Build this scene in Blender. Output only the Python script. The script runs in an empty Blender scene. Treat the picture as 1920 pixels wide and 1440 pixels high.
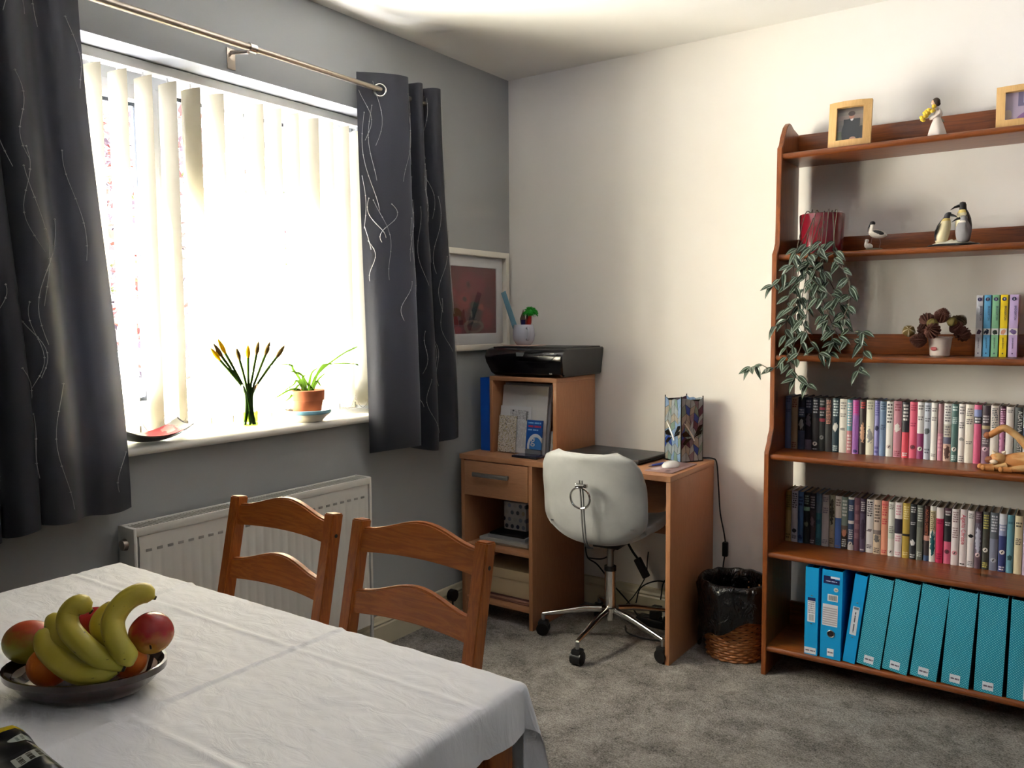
import bpy, bmesh, math, random
from mathutils import Vector, Matrix, noise

# ------------------------------------------------------------------ camera, world, light, exposure
sc = bpy.context.scene
COL = sc.collection
PI = math.pi
rnd = random.Random(11)

def _camera():
    yaw, p, r = 0.61163016, 0.07569849, -0.00679205
    f = Vector((-math.sin(yaw)*math.cos(p), math.cos(yaw)*math.cos(p), -math.sin(p)))
    rt = Vector((math.cos(yaw), math.sin(yaw), 0)); up = rt.cross(f)
    rt2 = math.cos(r)*rt + math.sin(r)*up; up2 = -math.sin(r)*rt + math.cos(r)*up
    m = Matrix((rt2, up2, -f)).transposed().to_4x4()
    m.translation = Vector((2.26528, -3.21627, 1.28))
    cd = bpy.data.cameras.new('camera'); cd.sensor_width = 36.0; cd.sensor_fit = 'HORIZONTAL'
    cd.lens = 1541.466*36.0/1920.0; cd.clip_start = 0.02; cd.clip_end = 200
    co = bpy.data.objects.new('camera', cd); co.matrix_world = m; COL.objects.link(co); sc.camera = co
_camera()

W = bpy.data.worlds.new('sky'); sc.world = W; W.use_nodes = True
_bg = W.node_tree.nodes['Background']; _bg.inputs['Color'].default_value = (0.86, 0.93, 1.0, 1); _bg.inputs['Strength'].default_value = 0.45

_sl = bpy.data.lights.new('sun', 'SUN'); _sl.energy = 580.0; _sl.angle = math.radians(1.5); _sl.color = (1.0, 1.0, 1.12)
_so = bpy.data.objects.new('sun', _sl); COL.objects.link(_so)
_so.rotation_euler = Vector((0.50, -0.80, -1.55)).to_track_quat('-Z', 'Y').to_euler()

def portal(name, loc, rot, sx, sy):      # sky sampling helper at a glazed opening: gives off no light of its own
    l = bpy.data.lights.new(name, 'AREA'); l.shape = 'RECTANGLE'; l.size = sx; l.size_y = sy
    l.cycles.is_portal = True
    o = bpy.data.objects.new(name, l); o.location = loc; o.rotation_euler = rot; COL.objects.link(o)
portal('fill_window_portal', (2.75, -4.27, 1.80), (PI/2, 0, 0), 0.50, 0.34)  # serves the added fill window behind the camera
portal('window_portal', (-0.24, -1.52, 1.5), (0, -PI/2, 0), 1.16, 1.40)

sc.view_settings.view_transform = 'Standard'
sc.view_settings.look = 'None'
sc.view_settings.gamma = 1.0
sc.view_settings.use_curve_mapping = False
sc.view_settings.exposure = 2.85
sc.cycles.use_denoising = True
sc.cycles.use_guiding = True
sc.cycles.adaptive_threshold = 0.05
sc.cycles.max_bounces = 8
sc.cycles.diffuse_bounces = 4
sc.cycles.glossy_bounces = 4
sc.cycles.transparent_max_bounces = 16
sc.cycles.sample_clamp_indirect = 8.0
sc.cycles.caustics_reflective = False
sc.cycles.caustics_refractive = False

# ------------------------------------------------------------------ helpers: colour and materials
def S(r, g, b, a=1.0):
    f = lambda c: (c/255/12.92) if c/255 <= 0.04045 else ((c/255+0.055)/1.055)**2.4
    return (f(r), f(g), f(b), a)

def base_mat(name):
    m = bpy.data.materials.new(name); m.use_nodes = True
    return m, m.node_tree, m.node_tree.nodes['Principled BSDF']

def node(nt, t, **kw):
    n = nt.nodes.new(t)
    for k, v in kw.items(): setattr(n, k, v)
    return n

def put(nt, sock, v):
    if isinstance(v, bpy.types.NodeSocket): nt.links.new(v, sock)
    elif v is not None: sock.default_value = v

def mt(nt, op, a, b=None, c=None, clamp=False):
    n = node(nt, 'ShaderNodeMath', operation=op, use_clamp=clamp)
    put(nt, n.inputs[0], a); put(nt, n.inputs[1], b)
    if c is not None: put(nt, n.inputs[2], c)
    return n.outputs[0]

def mixc(nt, fac, a, b):
    n = node(nt, 'ShaderNodeMix', data_type='RGBA')
    put(nt, n.inputs[0], fac); put(nt, n.inputs[6], a); put(nt, n.inputs[7], b)
    return n.outputs[2]

def coords(nt, kind='Object'):
    return node(nt, 'ShaderNodeTexCoord').outputs[kind]

def mapped(nt, vec, scale=(1, 1, 1), rand=True):
    if rand:
        oi = node(nt, 'ShaderNodeObjectInfo')
        mul = node(nt, 'ShaderNodeVectorMath', operation='SCALE'); mul.inputs[0].default_value = (7.3, 3.1, 5.7)
        nt.links.new(oi.outputs['Random'], mul.inputs['Scale'])
        ad = node(nt, 'ShaderNodeVectorMath', operation='ADD'); nt.links.new(vec, ad.inputs[0]); nt.links.new(mul.outputs[0], ad.inputs[1])
        vec = ad.outputs[0]
    mp = node(nt, 'ShaderNodeMapping'); nt.links.new(vec, mp.inputs['Vector']); mp.inputs['Scale'].default_value = scale
    return mp.outputs[0]

def noise_tex(nt, vec, scale, detail=3, rough=0.5, dist=0.0):
    n = node(nt, 'ShaderNodeTexNoise'); nt.links.new(vec, n.inputs['Vector'])
    n.inputs['Scale'].default_value = scale; n.inputs['Detail'].default_value = detail
    n.inputs['Roughness'].default_value = rough; n.inputs['Distortion'].default_value = dist
    return n.outputs['Fac']

def add_bump(nt, bsdf, h, strength, dist=0.01):
    b = node(nt, 'ShaderNodeBump'); b.inputs['Strength'].default_value = strength; b.inputs['Distance'].default_value = dist
    nt.links.new(h, b.inputs['Height']); nt.links.new(b.outputs[0], bsdf.inputs['Normal'])

_pm = {}
def pm(name, c, rough=0.55, metal=0.0, var=0.08, vs=12, bump=0.0, bs=60, coat=0.0, sheen=0.0, spec=0.5):
    """plain surface with slight procedural colour variation and relief"""
    if name in _pm: return _pm[name]
    m, nt, b = base_mat(name)
    v = coords(nt)
    d = tuple(x*(1-var) for x in c[:3])+(1,); l = tuple(min(1, x*(1+var)) for x in c[:3])+(1,)
    nt.links.new(mixc(nt, noise_tex(nt, v, vs), d, l), b.inputs['Base Color'])
    b.inputs['Roughness'].default_value = rough; b.inputs['Metallic'].default_value = metal
    b.inputs['Coat Weight'].default_value = coat; b.inputs['Sheen Weight'].default_value = sheen
    b.inputs['Specular IOR Level'].default_value = spec
    if bump: add_bump(nt, b, noise_tex(nt, v, bs, 4), bump, 0.004)
    _pm[name] = m
    return m

def wood(name, dark, light, axis='x', rough=0.38, freq=16, knots=True, coat=0.25):
    if name in _pm: return _pm[name]
    m, nt, b = base_mat(name)
    sc_ = {'x': (0.7, 9, 9), 'y': (9, 0.7, 9), 'z': (9, 9, 0.7)}[axis]
    v = mapped(nt, coords(nt), sc_)
    n1 = noise_tex(nt, v, freq*0.22, 5, 0.6, 0.6)
    ring = mt(nt, 'FRACT', mt(nt, 'MULTIPLY', n1, 7.0))
    ring = mt(nt, 'ABSOLUTE', mt(nt, 'SUBTRACT', ring, 0.5))
    fac = mt(nt, 'ADD', mt(nt, 'MULTIPLY', ring, 0.9), mt(nt, 'MULTIPLY', noise_tex(nt, v, freq, 4), 0.6), clamp=True)
    c = mixc(nt, fac, dark, light)
    if knots:
        kv = mapped(nt, coords(nt), {'x': (2.2, 6, 6), 'y': (6, 2.2, 6), 'z': (6, 6, 2.2)}[axis])
        vo = node(nt, 'ShaderNodeTexVoronoi'); nt.links.new(kv, vo.inputs['Vector']); vo.inputs['Scale'].default_value = 1.0
        k = mt(nt, 'LESS_THAN', vo.outputs['Distance'], 0.10)
        c = mixc(nt, mt(nt, 'MULTIPLY', k, 0.65), c, tuple(x*0.35 for x in dark[:3])+(1,))
    nt.links.new(c, b.inputs['Base Color'])
    b.inputs['Roughness'].default_value = rough; b.inputs['Coat Weight'].default_value = coat; b.inputs['Coat Roughness'].default_value = 0.25
    add_bump(nt, b, fac, 0.08, 0.002)
    _pm[name] = m
    return m

def glass_mat(name, tint=(1, 1, 1, 1), refl=0.08, rough=0.0):
    """thin clear sheet: straight-through light plus a faint mirror"""
    m = bpy.data.materials.new(name); m.use_nodes = True; nt = m.node_tree; nt.nodes.clear()
    out = node(nt, 'ShaderNodeOutputMaterial'); tr = node(nt, 'ShaderNodeBsdfTransparent'); tr.inputs[0].default_value = tint
    gl = node(nt, 'ShaderNodeBsdfGlossy'); gl.inputs['Roughness'].default_value = rough
    fr = node(nt, 'ShaderNodeFresnel'); fr.inputs[0].default_value = 1.45
    mx = node(nt, 'ShaderNodeMixShader')
    nt.links.new(mt(nt, 'MULTIPLY', fr.outputs[0], refl/0.08), mx.inputs[0]); nt.links.new(tr.outputs[0], mx.inputs[1]); nt.links.new(gl.outputs[0], mx.inputs[2])
    nt.links.new(mx.outputs[0], out.inputs[0])
    return m

def translucent_mat(name, c, t=0.5, rough=0.8, weave=0.0):
    m = bpy.data.materials.new(name); m.use_nodes = True; nt = m.node_tree; nt.nodes.clear()
    out = node(nt, 'ShaderNodeOutputMaterial'); d = node(nt, 'ShaderNodeBsdfDiffuse'); tr = node(nt, 'ShaderNodeBsdfTranslucent')
    v = coords(nt); col = mixc(nt, noise_tex(nt, v, 40), tuple(x*0.94 for x in c[:3])+(1,), c)
    nt.links.new(col, d.inputs[0]); nt.links.new(col, tr.inputs[0])
    mx = node(nt, 'ShaderNodeMixShader'); mx.inputs[0].default_value = t
    nt.links.new(d.outputs[0], mx.inputs[1]); nt.links.new(tr.outputs[0], mx.inputs[2]); nt.links.new(mx.outputs[0], out.inputs[0])
    return m

def print_mat(name, base, shapes, axes='xz', rough=0.5, blur=0.0, noise_amt=0.0, coat=0.0):
    """flat print: ellipses ('e'), boxes ('r'), stripes ('h','v') laid over one another on an object's own 0..1 box"""
    m, nt, b = base_mat(name)
    sep = node(nt, 'ShaderNodeSeparateXYZ'); g = coords(nt, 'Generated')
    if noise_amt:
        nz = node(nt, 'ShaderNodeTexNoise'); nt.links.new(g, nz.inputs['Vector']); nz.inputs['Scale'].default_value = 9
        ad = node(nt, 'ShaderNodeVectorMath', operation='MULTIPLY_ADD'); nt.links.new(nz.outputs['Color'], ad.inputs[0])
        ad.inputs[1].default_value = (noise_amt,)*3
        nt.links.new(g, ad.inputs[2]); g = ad.outputs[0]
    nt.links.new(g, sep.inputs[0])
    U = sep.outputs['XYZ'.index(axes[0].upper())]; V = sep.outputs['XYZ'.index(axes[1].upper())]
    if len(axes) > 2: U = mt(nt, 'SUBTRACT', 1.0, U)
    col = base
    for s in shapes:
        k, cx, cy, rx, ry, c = s[:6]
        du = mt(nt, 'DIVIDE', mt(nt, 'SUBTRACT', U, cx), rx); dv = mt(nt, 'DIVIDE', mt(nt, 'SUBTRACT', V, cy), ry)
        if k == 'e': d = mt(nt, 'SQRT', mt(nt, 'ADD', mt(nt, 'MULTIPLY', du, du), mt(nt, 'MULTIPLY', dv, dv)))
        else: d = mt(nt, 'MAXIMUM', mt(nt, 'ABSOLUTE', du), mt(nt, 'ABSOLUTE', dv))
        if k == 'o':   # ring
            d = mt(nt, 'SQRT', mt(nt, 'ADD', mt(nt, 'MULTIPLY', du, du), mt(nt, 'MULTIPLY', dv, dv)))
            d = mt(nt, 'ABSOLUTE', mt(nt, 'SUBTRACT', d, 1.0)); fac = mt(nt, 'LESS_THAN', d, 0.18)
        elif k == 'h' or k == 'v':      # lines of print in a box: n lines
            n = s[6]
            fac = mt(nt, 'LESS_THAN', d, 1.0)
            t = mt(nt, 'MULTIPLY', mt(nt, 'ADD', mt(nt, 'MULTIPLY', dv if k == 'h' else du, 0.5), 0.5), float(n))
            o = du if k == 'h' else dv
            fac = mt(nt, 'MULTIPLY', fac, mt(nt, 'LESS_THAN', mt(nt, 'ABSOLUTE', mt(nt, 'SUBTRACT', mt(nt, 'FRACT', t), 0.5)), 0.28))
            if len(s) < 8:
                w = node(nt, 'ShaderNodeTexNoise', noise_dimensions='1D'); w.inputs['Scale'].default_value = 3.0; w.inputs['Detail'].default_value = 1
                nt.links.new(mt(nt, 'ADD', mt(nt, 'MULTIPLY', o, 1.6), mt(nt, 'MULTIPLY', mt(nt, 'FLOOR', t), 7.7)), w.inputs['W'])
                fac = mt(nt, 'MULTIPLY', fac, mt(nt, 'GREATER_THAN', w.outputs['Fac'], 0.42))
        else:
            fac = mt(nt, 'LESS_THAN', d, 1.0) if not blur else mt(nt, 'DIVIDE', mt(nt, 'SUBTRACT', 1.0, d), blur, clamp=True)
        col = mixc(nt, fac, col, c)
    put(nt, b.inputs['Base Color'], col)
    b.inputs['Roughness'].default_value = rough; b.inputs['Coat Weight'].default_value = coat
    return m

# ------------------------------------------------------------------ helpers: meshes and objects
def box(bm, x0, x1, y0, y1, z0, z1, bev=0.0, M=None, seg=2):
    r = bmesh.ops.create_cube(bm, size=1.0)
    vs = r['verts']
    for v in vs:
        v.co = Vector(((x0+x1)/2+v.co.x*(x1-x0), (y0+y1)/2+v.co.y*(y1-y0), (z0+z1)/2+v.co.z*(z1-z0)))
    if bev:
        es = list({e for v in vs for e in v.link_edges})
        q = bmesh.ops.bevel(bm, geom=es, offset=bev, segments=seg, affect='EDGES', profile=0.5)
        vs = list({v for f in q['faces'] for v in f.verts} | {v for v in vs if v.is_valid})
    if M is not None:
        for v in vs: v.co = M @ v.co
    return vs

def prism(bm, pts, d0, d1, plane='xz'):
    """closed outline extruded along the third axis"""
    def P(a, b, d): return {'xz': (a, d, b), 'yz': (d, a, b), 'xy': (a, b, d)}[plane]
    A = [bm.verts.new(P(a, b, d0)) for a, b in pts]; B = [bm.verts.new(P(a, b, d1)) for a, b in pts]
    n = len(pts)
    bm.faces.new(A); bm.faces.new(list(reversed(B)))
    for i in range(n): bm.faces.new((A[i], B[i], B[(i+1) % n], A[(i+1) % n]))
    bmesh.ops.recalc_face_normals(bm, faces=bm.faces[:])
    return A+B

def tube(bm, pts, r, n=8, cap=True, sq=None):
    """tube along a polyline; r a number or a list"""
    pts = [Vector(p) for p in pts]; k = len(pts)
    R = r if isinstance(r, (list, tuple)) else [r]*k
    up = Vector((0, 0, 1)); rings = []
    for i, p in enumerate(pts):
        t = (pts[min(i+1, k-1)]-pts[max(i-1, 0)]).normalized()
        if i == 0:
            a = t.cross(up)
            if a.length < 0.1: a = t.cross(Vector((1, 0, 0)))
            a.normalize()
        else:
            a = (a - t*a.dot(t))
            if a.length < 1e-5: a = t.orthogonal()
            a.normalize()
        b = t.cross(a)
        ring = []
        for j in range(n):
            th = 2*PI*j/n
            ring.append(bm.verts.new(p+(a*math.cos(th)+b*math.sin(th)*(sq or 1.0))*R[i]))
        rings.append(ring)
    for i in range(k-1):
        for j in range(n):
            bm.faces.new((rings[i][j], rings[i][(j+1) % n], rings[i+1][(j+1) % n], rings[i+1][j]))
    if cap:
        bm.faces.new(list(reversed(rings[0]))); bm.faces.new(rings[-1])
    return [v for q in rings for v in q]

def lathe(bm, prof, c=(0, 0, 0), n=28, f=None):
    """profile [(r,z)..] turned about z; f(theta,r,z)->r lets the section vary"""
    rings = []
    for r, z in prof:
        if r < 1e-6: rings.append([bm.verts.new((c[0], c[1], c[2]+z))]); continue
        ring = []
        for j in range(n):
            th = 2*PI*j/n; q = f(th, r, z) if f else r
            ring.append(bm.verts.new((c[0]+q*math.cos(th), c[1]+q*math.sin(th), c[2]+z)))
        rings.append(ring)
    for a, b in zip(rings, rings[1:]):
        for j in range(n):
            j2 = (j+1) % n
            if len(a) == 1 and len(b) == 1: continue
            if len(a) == 1: bm.faces.new((a[0], b[j2], b[j]))
            elif len(b) == 1: bm.faces.new((a[j], a[j2], b[0]))
            else: bm.faces.new((a[j], a[j2], b[j2], b[j]))
    return [v for q in rings for v in q]

def grid(bm, fn, nu, nv):
    V = [[bm.verts.new(fn(i/nu, j/nv)) for j in range(nv+1)] for i in range(nu+1)]
    for i in range(nu):
        for j in range(nv):
            bm.faces.new((V[i][j], V[i+1][j], V[i+1][j+1], V[i][j+1]))
    return V

def ball(bm, c, r, n=16, m=10, s=(1, 1, 1), M=None):
    vs = bmesh.ops.create_uvsphere(bm, u_segments=n, v_segments=m, radius=1.0)['verts']
    for v in vs:
        v.co = Vector((v.co.x*s[0]*r, v.co.y*s[1]*r, v.co.z*s[2]*r))
        if M is not None: v.co = M @ v.co
        v.co += Vector(c)
    return vs

def bead(bm, c, r):
    v = [bm.verts.new((c[0]+x*r, c[1]+y*r, c[2]+z*r)) for x, y, z in ((1, 0, 0), (0, 1, 0), (-1, 0, 0), (0, -1, 0), (0, 0, 1), (0, 0, -1))]
    for i in range(4):
        bm.faces.new((v[i], v[(i+1) % 4], v[4])); bm.faces.new((v[(i+1) % 4], v[i], v[5]))

def catmull(pts, k=6):
    P = [Vector(p) for p in pts]; P = [2*P[0]-P[1]]+P+[2*P[-1]-P[-2]]; out = []
    for i in range(1, len(P)-2):
        a, b, c, d = P[i-1:i+3]
        for j in range(k):
            t = j/k
            out.append(0.5*((2*b)+(c-a)*t+(2*a-5*b+4*c-d)*t*t+(3*b-a-3*c+d)*t*t*t))
    out.append(P[-2]); return out

def world_m(o):
    m = Matrix.Translation(o.location) @ o.rotation_euler.to_matrix().to_4x4()
    return (world_m(o.parent) @ m) if o.parent else m

def obj(name, bm, mat, parent=None, smooth=40, local=False, keep=False):
    """one mesh object. bm is in world space (or in the parent's space when local). top-level: origin at its base"""
    if smooth:
        for f in bm.faces: f.smooth = True
    me = bpy.data.meshes.new(name)
    if not local:
        if parent is not None:
            bm.transform(world_m(parent).inverted()); loc = Vector((0, 0, 0))
        elif keep: loc = Vector((0, 0, 0))
        else:
            xs = [v.co for v in bm.verts]
            loc = Vector(((min(v.x for v in xs)+max(v.x for v in xs))/2, (min(v.y for v in xs)+max(v.y for v in xs))/2, min(v.z for v in xs)))
            bm.transform(Matrix.Translation(-loc))
    else: loc = Vector((0, 0, 0))
    bm.to_mesh(me); bm.free()
    if smooth:
        try: me.set_sharp_from_angle(angle=math.radians(smooth))
        except Exception: pass
    for m in (mat if isinstance(mat, (list, tuple)) else [mat]): me.materials.append(m)
    o = bpy.data.objects.new(name, me); COL.objects.link(o)
    o.location = loc
    if parent is not None: o.parent = parent
    return o

def nb(): return bmesh.new()

def bx(name, x0, x1, y0, y1, z0, z1, mat, parent=None, bev=0.0, **k):
    bm = nb(); box(bm, x0, x1, y0, y1, z0, z1, bev); return obj(name, bm, mat, parent, **k)

def thing(name, label, cat, loc=(0, 0, 0), rotz=0.0, group=None):
    o = bpy.data.objects.new(name, None); o.empty_display_size = 0.05; COL.objects.link(o)
    o.location = loc; o.rotation_euler = (0, 0, rotz); o['label'] = label; o['category'] = cat
    if group: o['group'] = group
    return o

def tag(o, label, cat, group=None):
    o['label'] = label; o['category'] = cat
    if group: o['group'] = group
    return o

def struct(o): o['kind'] = 'structure'; return o
def stuff(o): o['kind'] = 'stuff'; return o

def copy_tree(o, parent=None):
    c = o.copy(); COL.objects.link(c)
    if parent is not None: c.parent = parent
    for ch in o.children: copy_tree(ch, c)
    return c

def text_obj(name, body, size, loc, rot, mat, parent, extr=0.0003, align='CENTER', sx=1.0):
    cu = bpy.data.curves.new(name, 'FONT'); cu.body = body; cu.size = size; cu.extrude = extr
    cu.align_x = align; cu.align_y = 'CENTER'
    t = bpy.data.objects.new(name, cu); COL.objects.link(t)
    me = bpy.data.meshes.new_from_object(t)
    bpy.data.objects.remove(t); bpy.data.curves.remove(cu)
    M = Matrix.Translation(loc) @ rot.to_4x4() @ Matrix.Diagonal((sx, 1, 1, 1))
    me.transform(world_m(parent).inverted() @ M)
    me.materials.clear(); me.materials.append(mat)
    o = bpy.data.objects.new(name, me); COL.objects.link(o); o.parent = parent
    return o
ROT_FRONT = Matrix(((1, 0, 0), (0, 0, -1), (0, 1, 0)))                    # reads from -y, upright
ROT_SPINE = ROT_FRONT @ Matrix.Rotation(-PI/2, 3, 'Z')                     # reads from -y, top to bottom

# ------------------------------------------------------------------ shared materials
WHITE = S(235, 233, 228)
M_gloss_white = pm('white gloss paint', S(232, 228, 218), 0.3, var=0.02)
M_upvc = pm('white plastic', S(236, 237, 238), 0.35, var=0.02)
M_black = pm('black plastic', S(14, 14, 16), 0.4)
M_blackgloss = pm('glossy black plastic', S(9, 9, 14), 0.22, coat=0.3)
M_chrome = pm('chrome', S(205, 203, 200), 0.12, 1.0, var=0.02)
M_nickel = pm('brushed nickel', S(176, 165, 152), 0.28, 1.0, var=0.05)
M_steel = pm('grey steel', S(150, 150, 150), 0.4, 0.9)
M_lead = pm('dark lead came', S(18, 20, 22), 0.5, 0.5)
M_cable = pm('black cable', S(16, 16, 17), 0.55)
M_paper = pm('white paper', S(214, 212, 210), 0.8, var=0.03)
PINE_X = wood('stained pine along x', S(98, 46, 14), S(150, 80, 30), 'x')
PINE_Z = wood('stained pine along z', S(98, 46, 14), S(152, 82, 31), 'z')
PINE_Y = wood('stained pine along y', S(98, 46, 14), S(150, 80, 30), 'y')
CHAIR_Z = wood('honey pine along z', S(132, 62, 18), S(188, 106, 40), 'z')
CHAIR_X = wood('honey pine along x', S(138, 66, 20), S(190, 110, 44), 'x', knots=False)
CHAIR_Y = wood('honey pine along y', S(132, 62, 18), S(188, 106, 40), 'y')
BEECH_X = wood('beech laminate along x', S(176, 122, 84), S(196, 142, 102), 'x', 0.45, 30, False, 0.1)
BEECH_Z = wood('beech laminate along z', S(170, 114, 76), S(190, 134, 94), 'z', 0.45, 30, False, 0.1)
# ------------------------------------------------------------------ the room
def wall_with_hole(name, plane, a0, a1, z0, z1, ha0, ha1, hz0, hz1, d0, d1, mats):
    """slab with one opening; d0 is the room face, d1 the outer face. reveal faces use the 2nd material"""
    bm = nb(); A = [a0, ha0, ha1, a1]; Z = [z0, hz0, hz1, z1]
    P = (lambda a, d, z: (d, a, z)) if plane == 'x' else (lambda a, d, z: (a, d, z))
    V = [[[bm.verts.new(P(A[i], d, Z[j])) for j in range(4)] for i in range(4)] for d in (d0, d1)]
    for s in (0, 1):
        for i in range(3):
            for j in range(3):
                if i == 1 and j == 1: continue
                bm.faces.new((V[s][i][j], V[s][i+1][j], V[s][i+1][j+1], V[s][i][j+1]))
    for (i, j), (k, l) in (((1, 1), (2, 1)), ((2, 1), (2, 2)), ((2, 2), (1, 2)), ((1, 2), (1, 1))):
        f = bm.faces.new((V[0][i][j], V[0][k][l], V[1][k][l], V[1][i][j])); f.material_index = 1
    ring = [(0, 0), (1, 0), (2, 0), (3, 0), (3, 1), (3, 2), (3, 3), (2, 3), (1, 3), (0, 3), (0, 2), (0, 1)]
    for (i, j), (k, l) in zip(ring, ring[1:]+ring[:1]):
        bm.faces.new((V[0][i][j], V[0][k][l], V[1][k][l], V[1][i][j]))
    bmesh.ops.recalc_face_normals(bm, faces=bm.faces[:])
    return struct(obj(name, bm, mats, smooth=0, keep=True))

M_grey_wall = pm('grey wall paint', S(164, 166, 165), 0.75, var=0.02, bump=0.05, bs=250)
M_cream_wall = pm('warm white wall paint', S(242, 237, 229), 0.75, var=0.015, bump=0.05, bs=250)
M_ceiling = pm('white ceiling paint', S(243, 241, 236), 0.85, var=0.015, bump=0.05, bs=250)
M_reveal = pm('pale grey reveal paint', S(168, 170, 169), 0.7, var=0.02)
M_skirting = pm('cream gloss skirting', S(206, 196, 168), 0.35, var=0.04)

def carpet_mat():
    m, nt, b = base_mat('grey twist pile carpet')
    v = coords(nt)
    n1 = noise_tex(nt, v, 170, 2, 0.7); n2 = noise_tex(nt, v, 9, 4, 0.6, 0.4); n3 = noise_tex(nt, v, 60, 3)
    f = mt(nt, 'ADD', mt(nt, 'ADD', mt(nt, 'MULTIPLY', n1, 1.1), mt(nt, 'MULTIPLY', n2, 0.9)), mt(nt, 'MULTIPLY', n3, 0.5))
    f = mt(nt, 'DIVIDE', mt(nt, 'SUBTRACT', f, 0.90), 0.70, clamp=True)
    nt.links.new(mixc(nt, f, S(74, 70, 66), S(182, 175, 167)), b.inputs['Base Color'])
    b.inputs['Roughness'].default_value = 0.95; b.inputs['Specular IOR Level'].default_value = 0.15
    add_bump(nt, b, n1, 0.9, 0.006)
    return m

X1, Y1, CZ = 3.6, -4.3, 2.40
WY0, WY1, WZ0, WZ1 = -2.17, -0.82, 0.915, 2.075
struct(bx('floor', -0.28, X1, Y1-0.2, 0.15, -0.12, 0.0, carpet_mat(), keep=True))
struct(bx('ceiling', -0.28, X1, Y1-0.2, 0.15, CZ, CZ+0.12, M_ceiling, keep=True))
wall_with_hole('wall_left', 'x', Y1, 0.0, 0.0, CZ, WY0, WY1, WZ0, WZ1, 0.0, -0.28, [M_grey_wall, M_reveal])
struct(bx('wall_back', -0.28, X1, 0.0, 0.15, 0.0, CZ, M_cream_wall, keep=True))
struct(bx('wall_right', X1, X1+0.15, Y1, 0.0, 0.0, CZ, M_grey_wall, keep=True))
wall_with_hole('wall_front', 'y', 0.0, X1, 0.0, CZ, 2.48, 3.02, 1.61, 1.99, Y1, Y1-0.2, [M_grey_wall, M_reveal])  # opening made for the added fill window

def skirting(name, along):
    prof = [(0.0, 0.0), (0.018, 0.0), (0.018, 0.080), (0.014, 0.086), (0.017, 0.094), (0.012, 0.104), (0.009, 0.118), (0.004, 0.122), (0.0, 0.122)]
    bm = nb()
    if along == 'x':
        A = [[bm.verts.new((x, -d, z)) for d, z in prof] for x in (0.0, X1)]
    else:
        A = [[bm.verts.new((d, y, z)) for d, z in prof] for y in (Y1, 0.0)]
    for i in range(len(prof)-1): bm.faces.new((A[0][i], A[0][i+1], A[1][i+1], A[1][i]))
    bm.faces.new(A[0]); bm.faces.new(list(reversed(A[1])))
    bmesh.ops.recalc_face_normals(bm, faces=bm.faces[:])
    return struct(obj(name, bm, M_skirting, smooth=0, keep=True))
skirting('baseboard_back', 'x'); skirting('baseboard_left', 'y')

# sill board with a rounded nose
bm = nb()
pr = [(-0.20, 0.902), (0.028, 0.902)]+[(0.030+0.014*math.cos(t), 0.916+0.014*math.sin(t)) for t in [(-0.5+i/6)*PI for i in range(7)]]+[(-0.20, 0.930)]
prism(bm, [(x, z) for x, z in pr], -2.24, -0.76, 'xz')
struct(obj('trim_1', bm, M_gloss_white, smooth=40, keep=True))

# window: white plastic frame, side casement, mullion, dark gaskets, panes
M_gasket = pm('black rubber gasket', S(30, 33, 36), 0.6)
M_pane = glass_mat('window glass', (0.97, 0.99, 0.98, 1), 0.05)
win = bpy.data.objects.new('window_1', None); COL.objects.link(win); win.location = (-0.2, -1.5, WZ0); struct(win)
def bars(name, y0, y1, z0, z1, w, x0, x1, mat, bev=0.004):
    """a rectangular ring of four bars as one frame"""
    bm = nb(); o = [(y0, z0), (y1, z0), (y1, z1), (y0, z1)]; i = [(y0+w, z0+w), (y1-w, z0+w), (y1-w, z1-w), (y0+w, z1-w)]
    V = [[bm.verts.new((x, y, z)) for y, z in pts] for x in (x0, x1) for pts in (o, i)]
    for k in range(4):
        n = (k+1) % 4
        bm.faces.new((V[0][k], V[0][n], V[1][n], V[1][k])); bm.faces.new((V[2][k], V[2][n], V[3][n], V[3][k]))
        bm.faces.new((V[0][k], V[0][n], V[2][n], V[2][k])); bm.faces.new((V[1][k], V[1][n], V[3][n], V[3][k]))
    bmesh.ops.recalc_face_normals(bm, faces=bm.faces[:])
    if bev: bmesh.ops.bevel(bm, geom=bm.edges[:], offset=bev, segments=1, affect='EDGES')
    return obj(name, bm, mat, win)
bars('frame', WY0+0.002, WY1-0.002, 0.931, WZ1-0.002, 0.055, -0.26, -0.19, M_upvc)
bx('mullion', -0.255, -0.192, -1.675, -1.615, 0.985, 2.02, M_upvc, win, 0.004)
bars('casement', -2.115, -1.675, 0.985, 2.02, 0.05, -0.252, -0.182, M_upvc)
for y0, y1, z0, z1 in ((-2.066, -1.724, 1.034, 1.971), (-1.615, -0.877, 0.986, 2.018)):
    bars('gasket', y0+.0005, y1-.0005, z0+.0005, z1-.0005, 0.012, -0.222, -0.208, M_gasket, 0)
    bx('pane', -0.219, -0.213, y0+0.008, y1-0.008, z0+0.008, z1-0.008, M_pane, win)
bm = nb(); box(bm, -0.183, -0.176, -1.70, -1.685, 1.42, 1.50, 0.002); box(bm, -0.178, -0.170, -1.70, -1.685, 1.36, 1.48, 0.002)
obj('handle', bm, M_upvc, win)

# added unseen window behind the camera, put in for fill light
w2 = bpy.data.objects.new('fill_window', None); COL.objects.link(w2); w2.location = (2.75, Y1-0.1, 1.61); struct(w2)
for x in (2.492, 3.008): bx('stile', x-0.011, x+0.011, Y1-0.13, Y1-0.07, 1.611, 1.989, M_upvc, w2, 0.002)
for z in (1.622, 1.978): bx('rail', 2.504, 2.996, Y1-0.13, Y1-0.07, z-0.011, z+0.011, M_upvc, w2, 0.002)
bx('pane', 2.504, 2.996, Y1-0.103, Y1-0.097, 1.634, 1.966, M_pane, w2)

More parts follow.
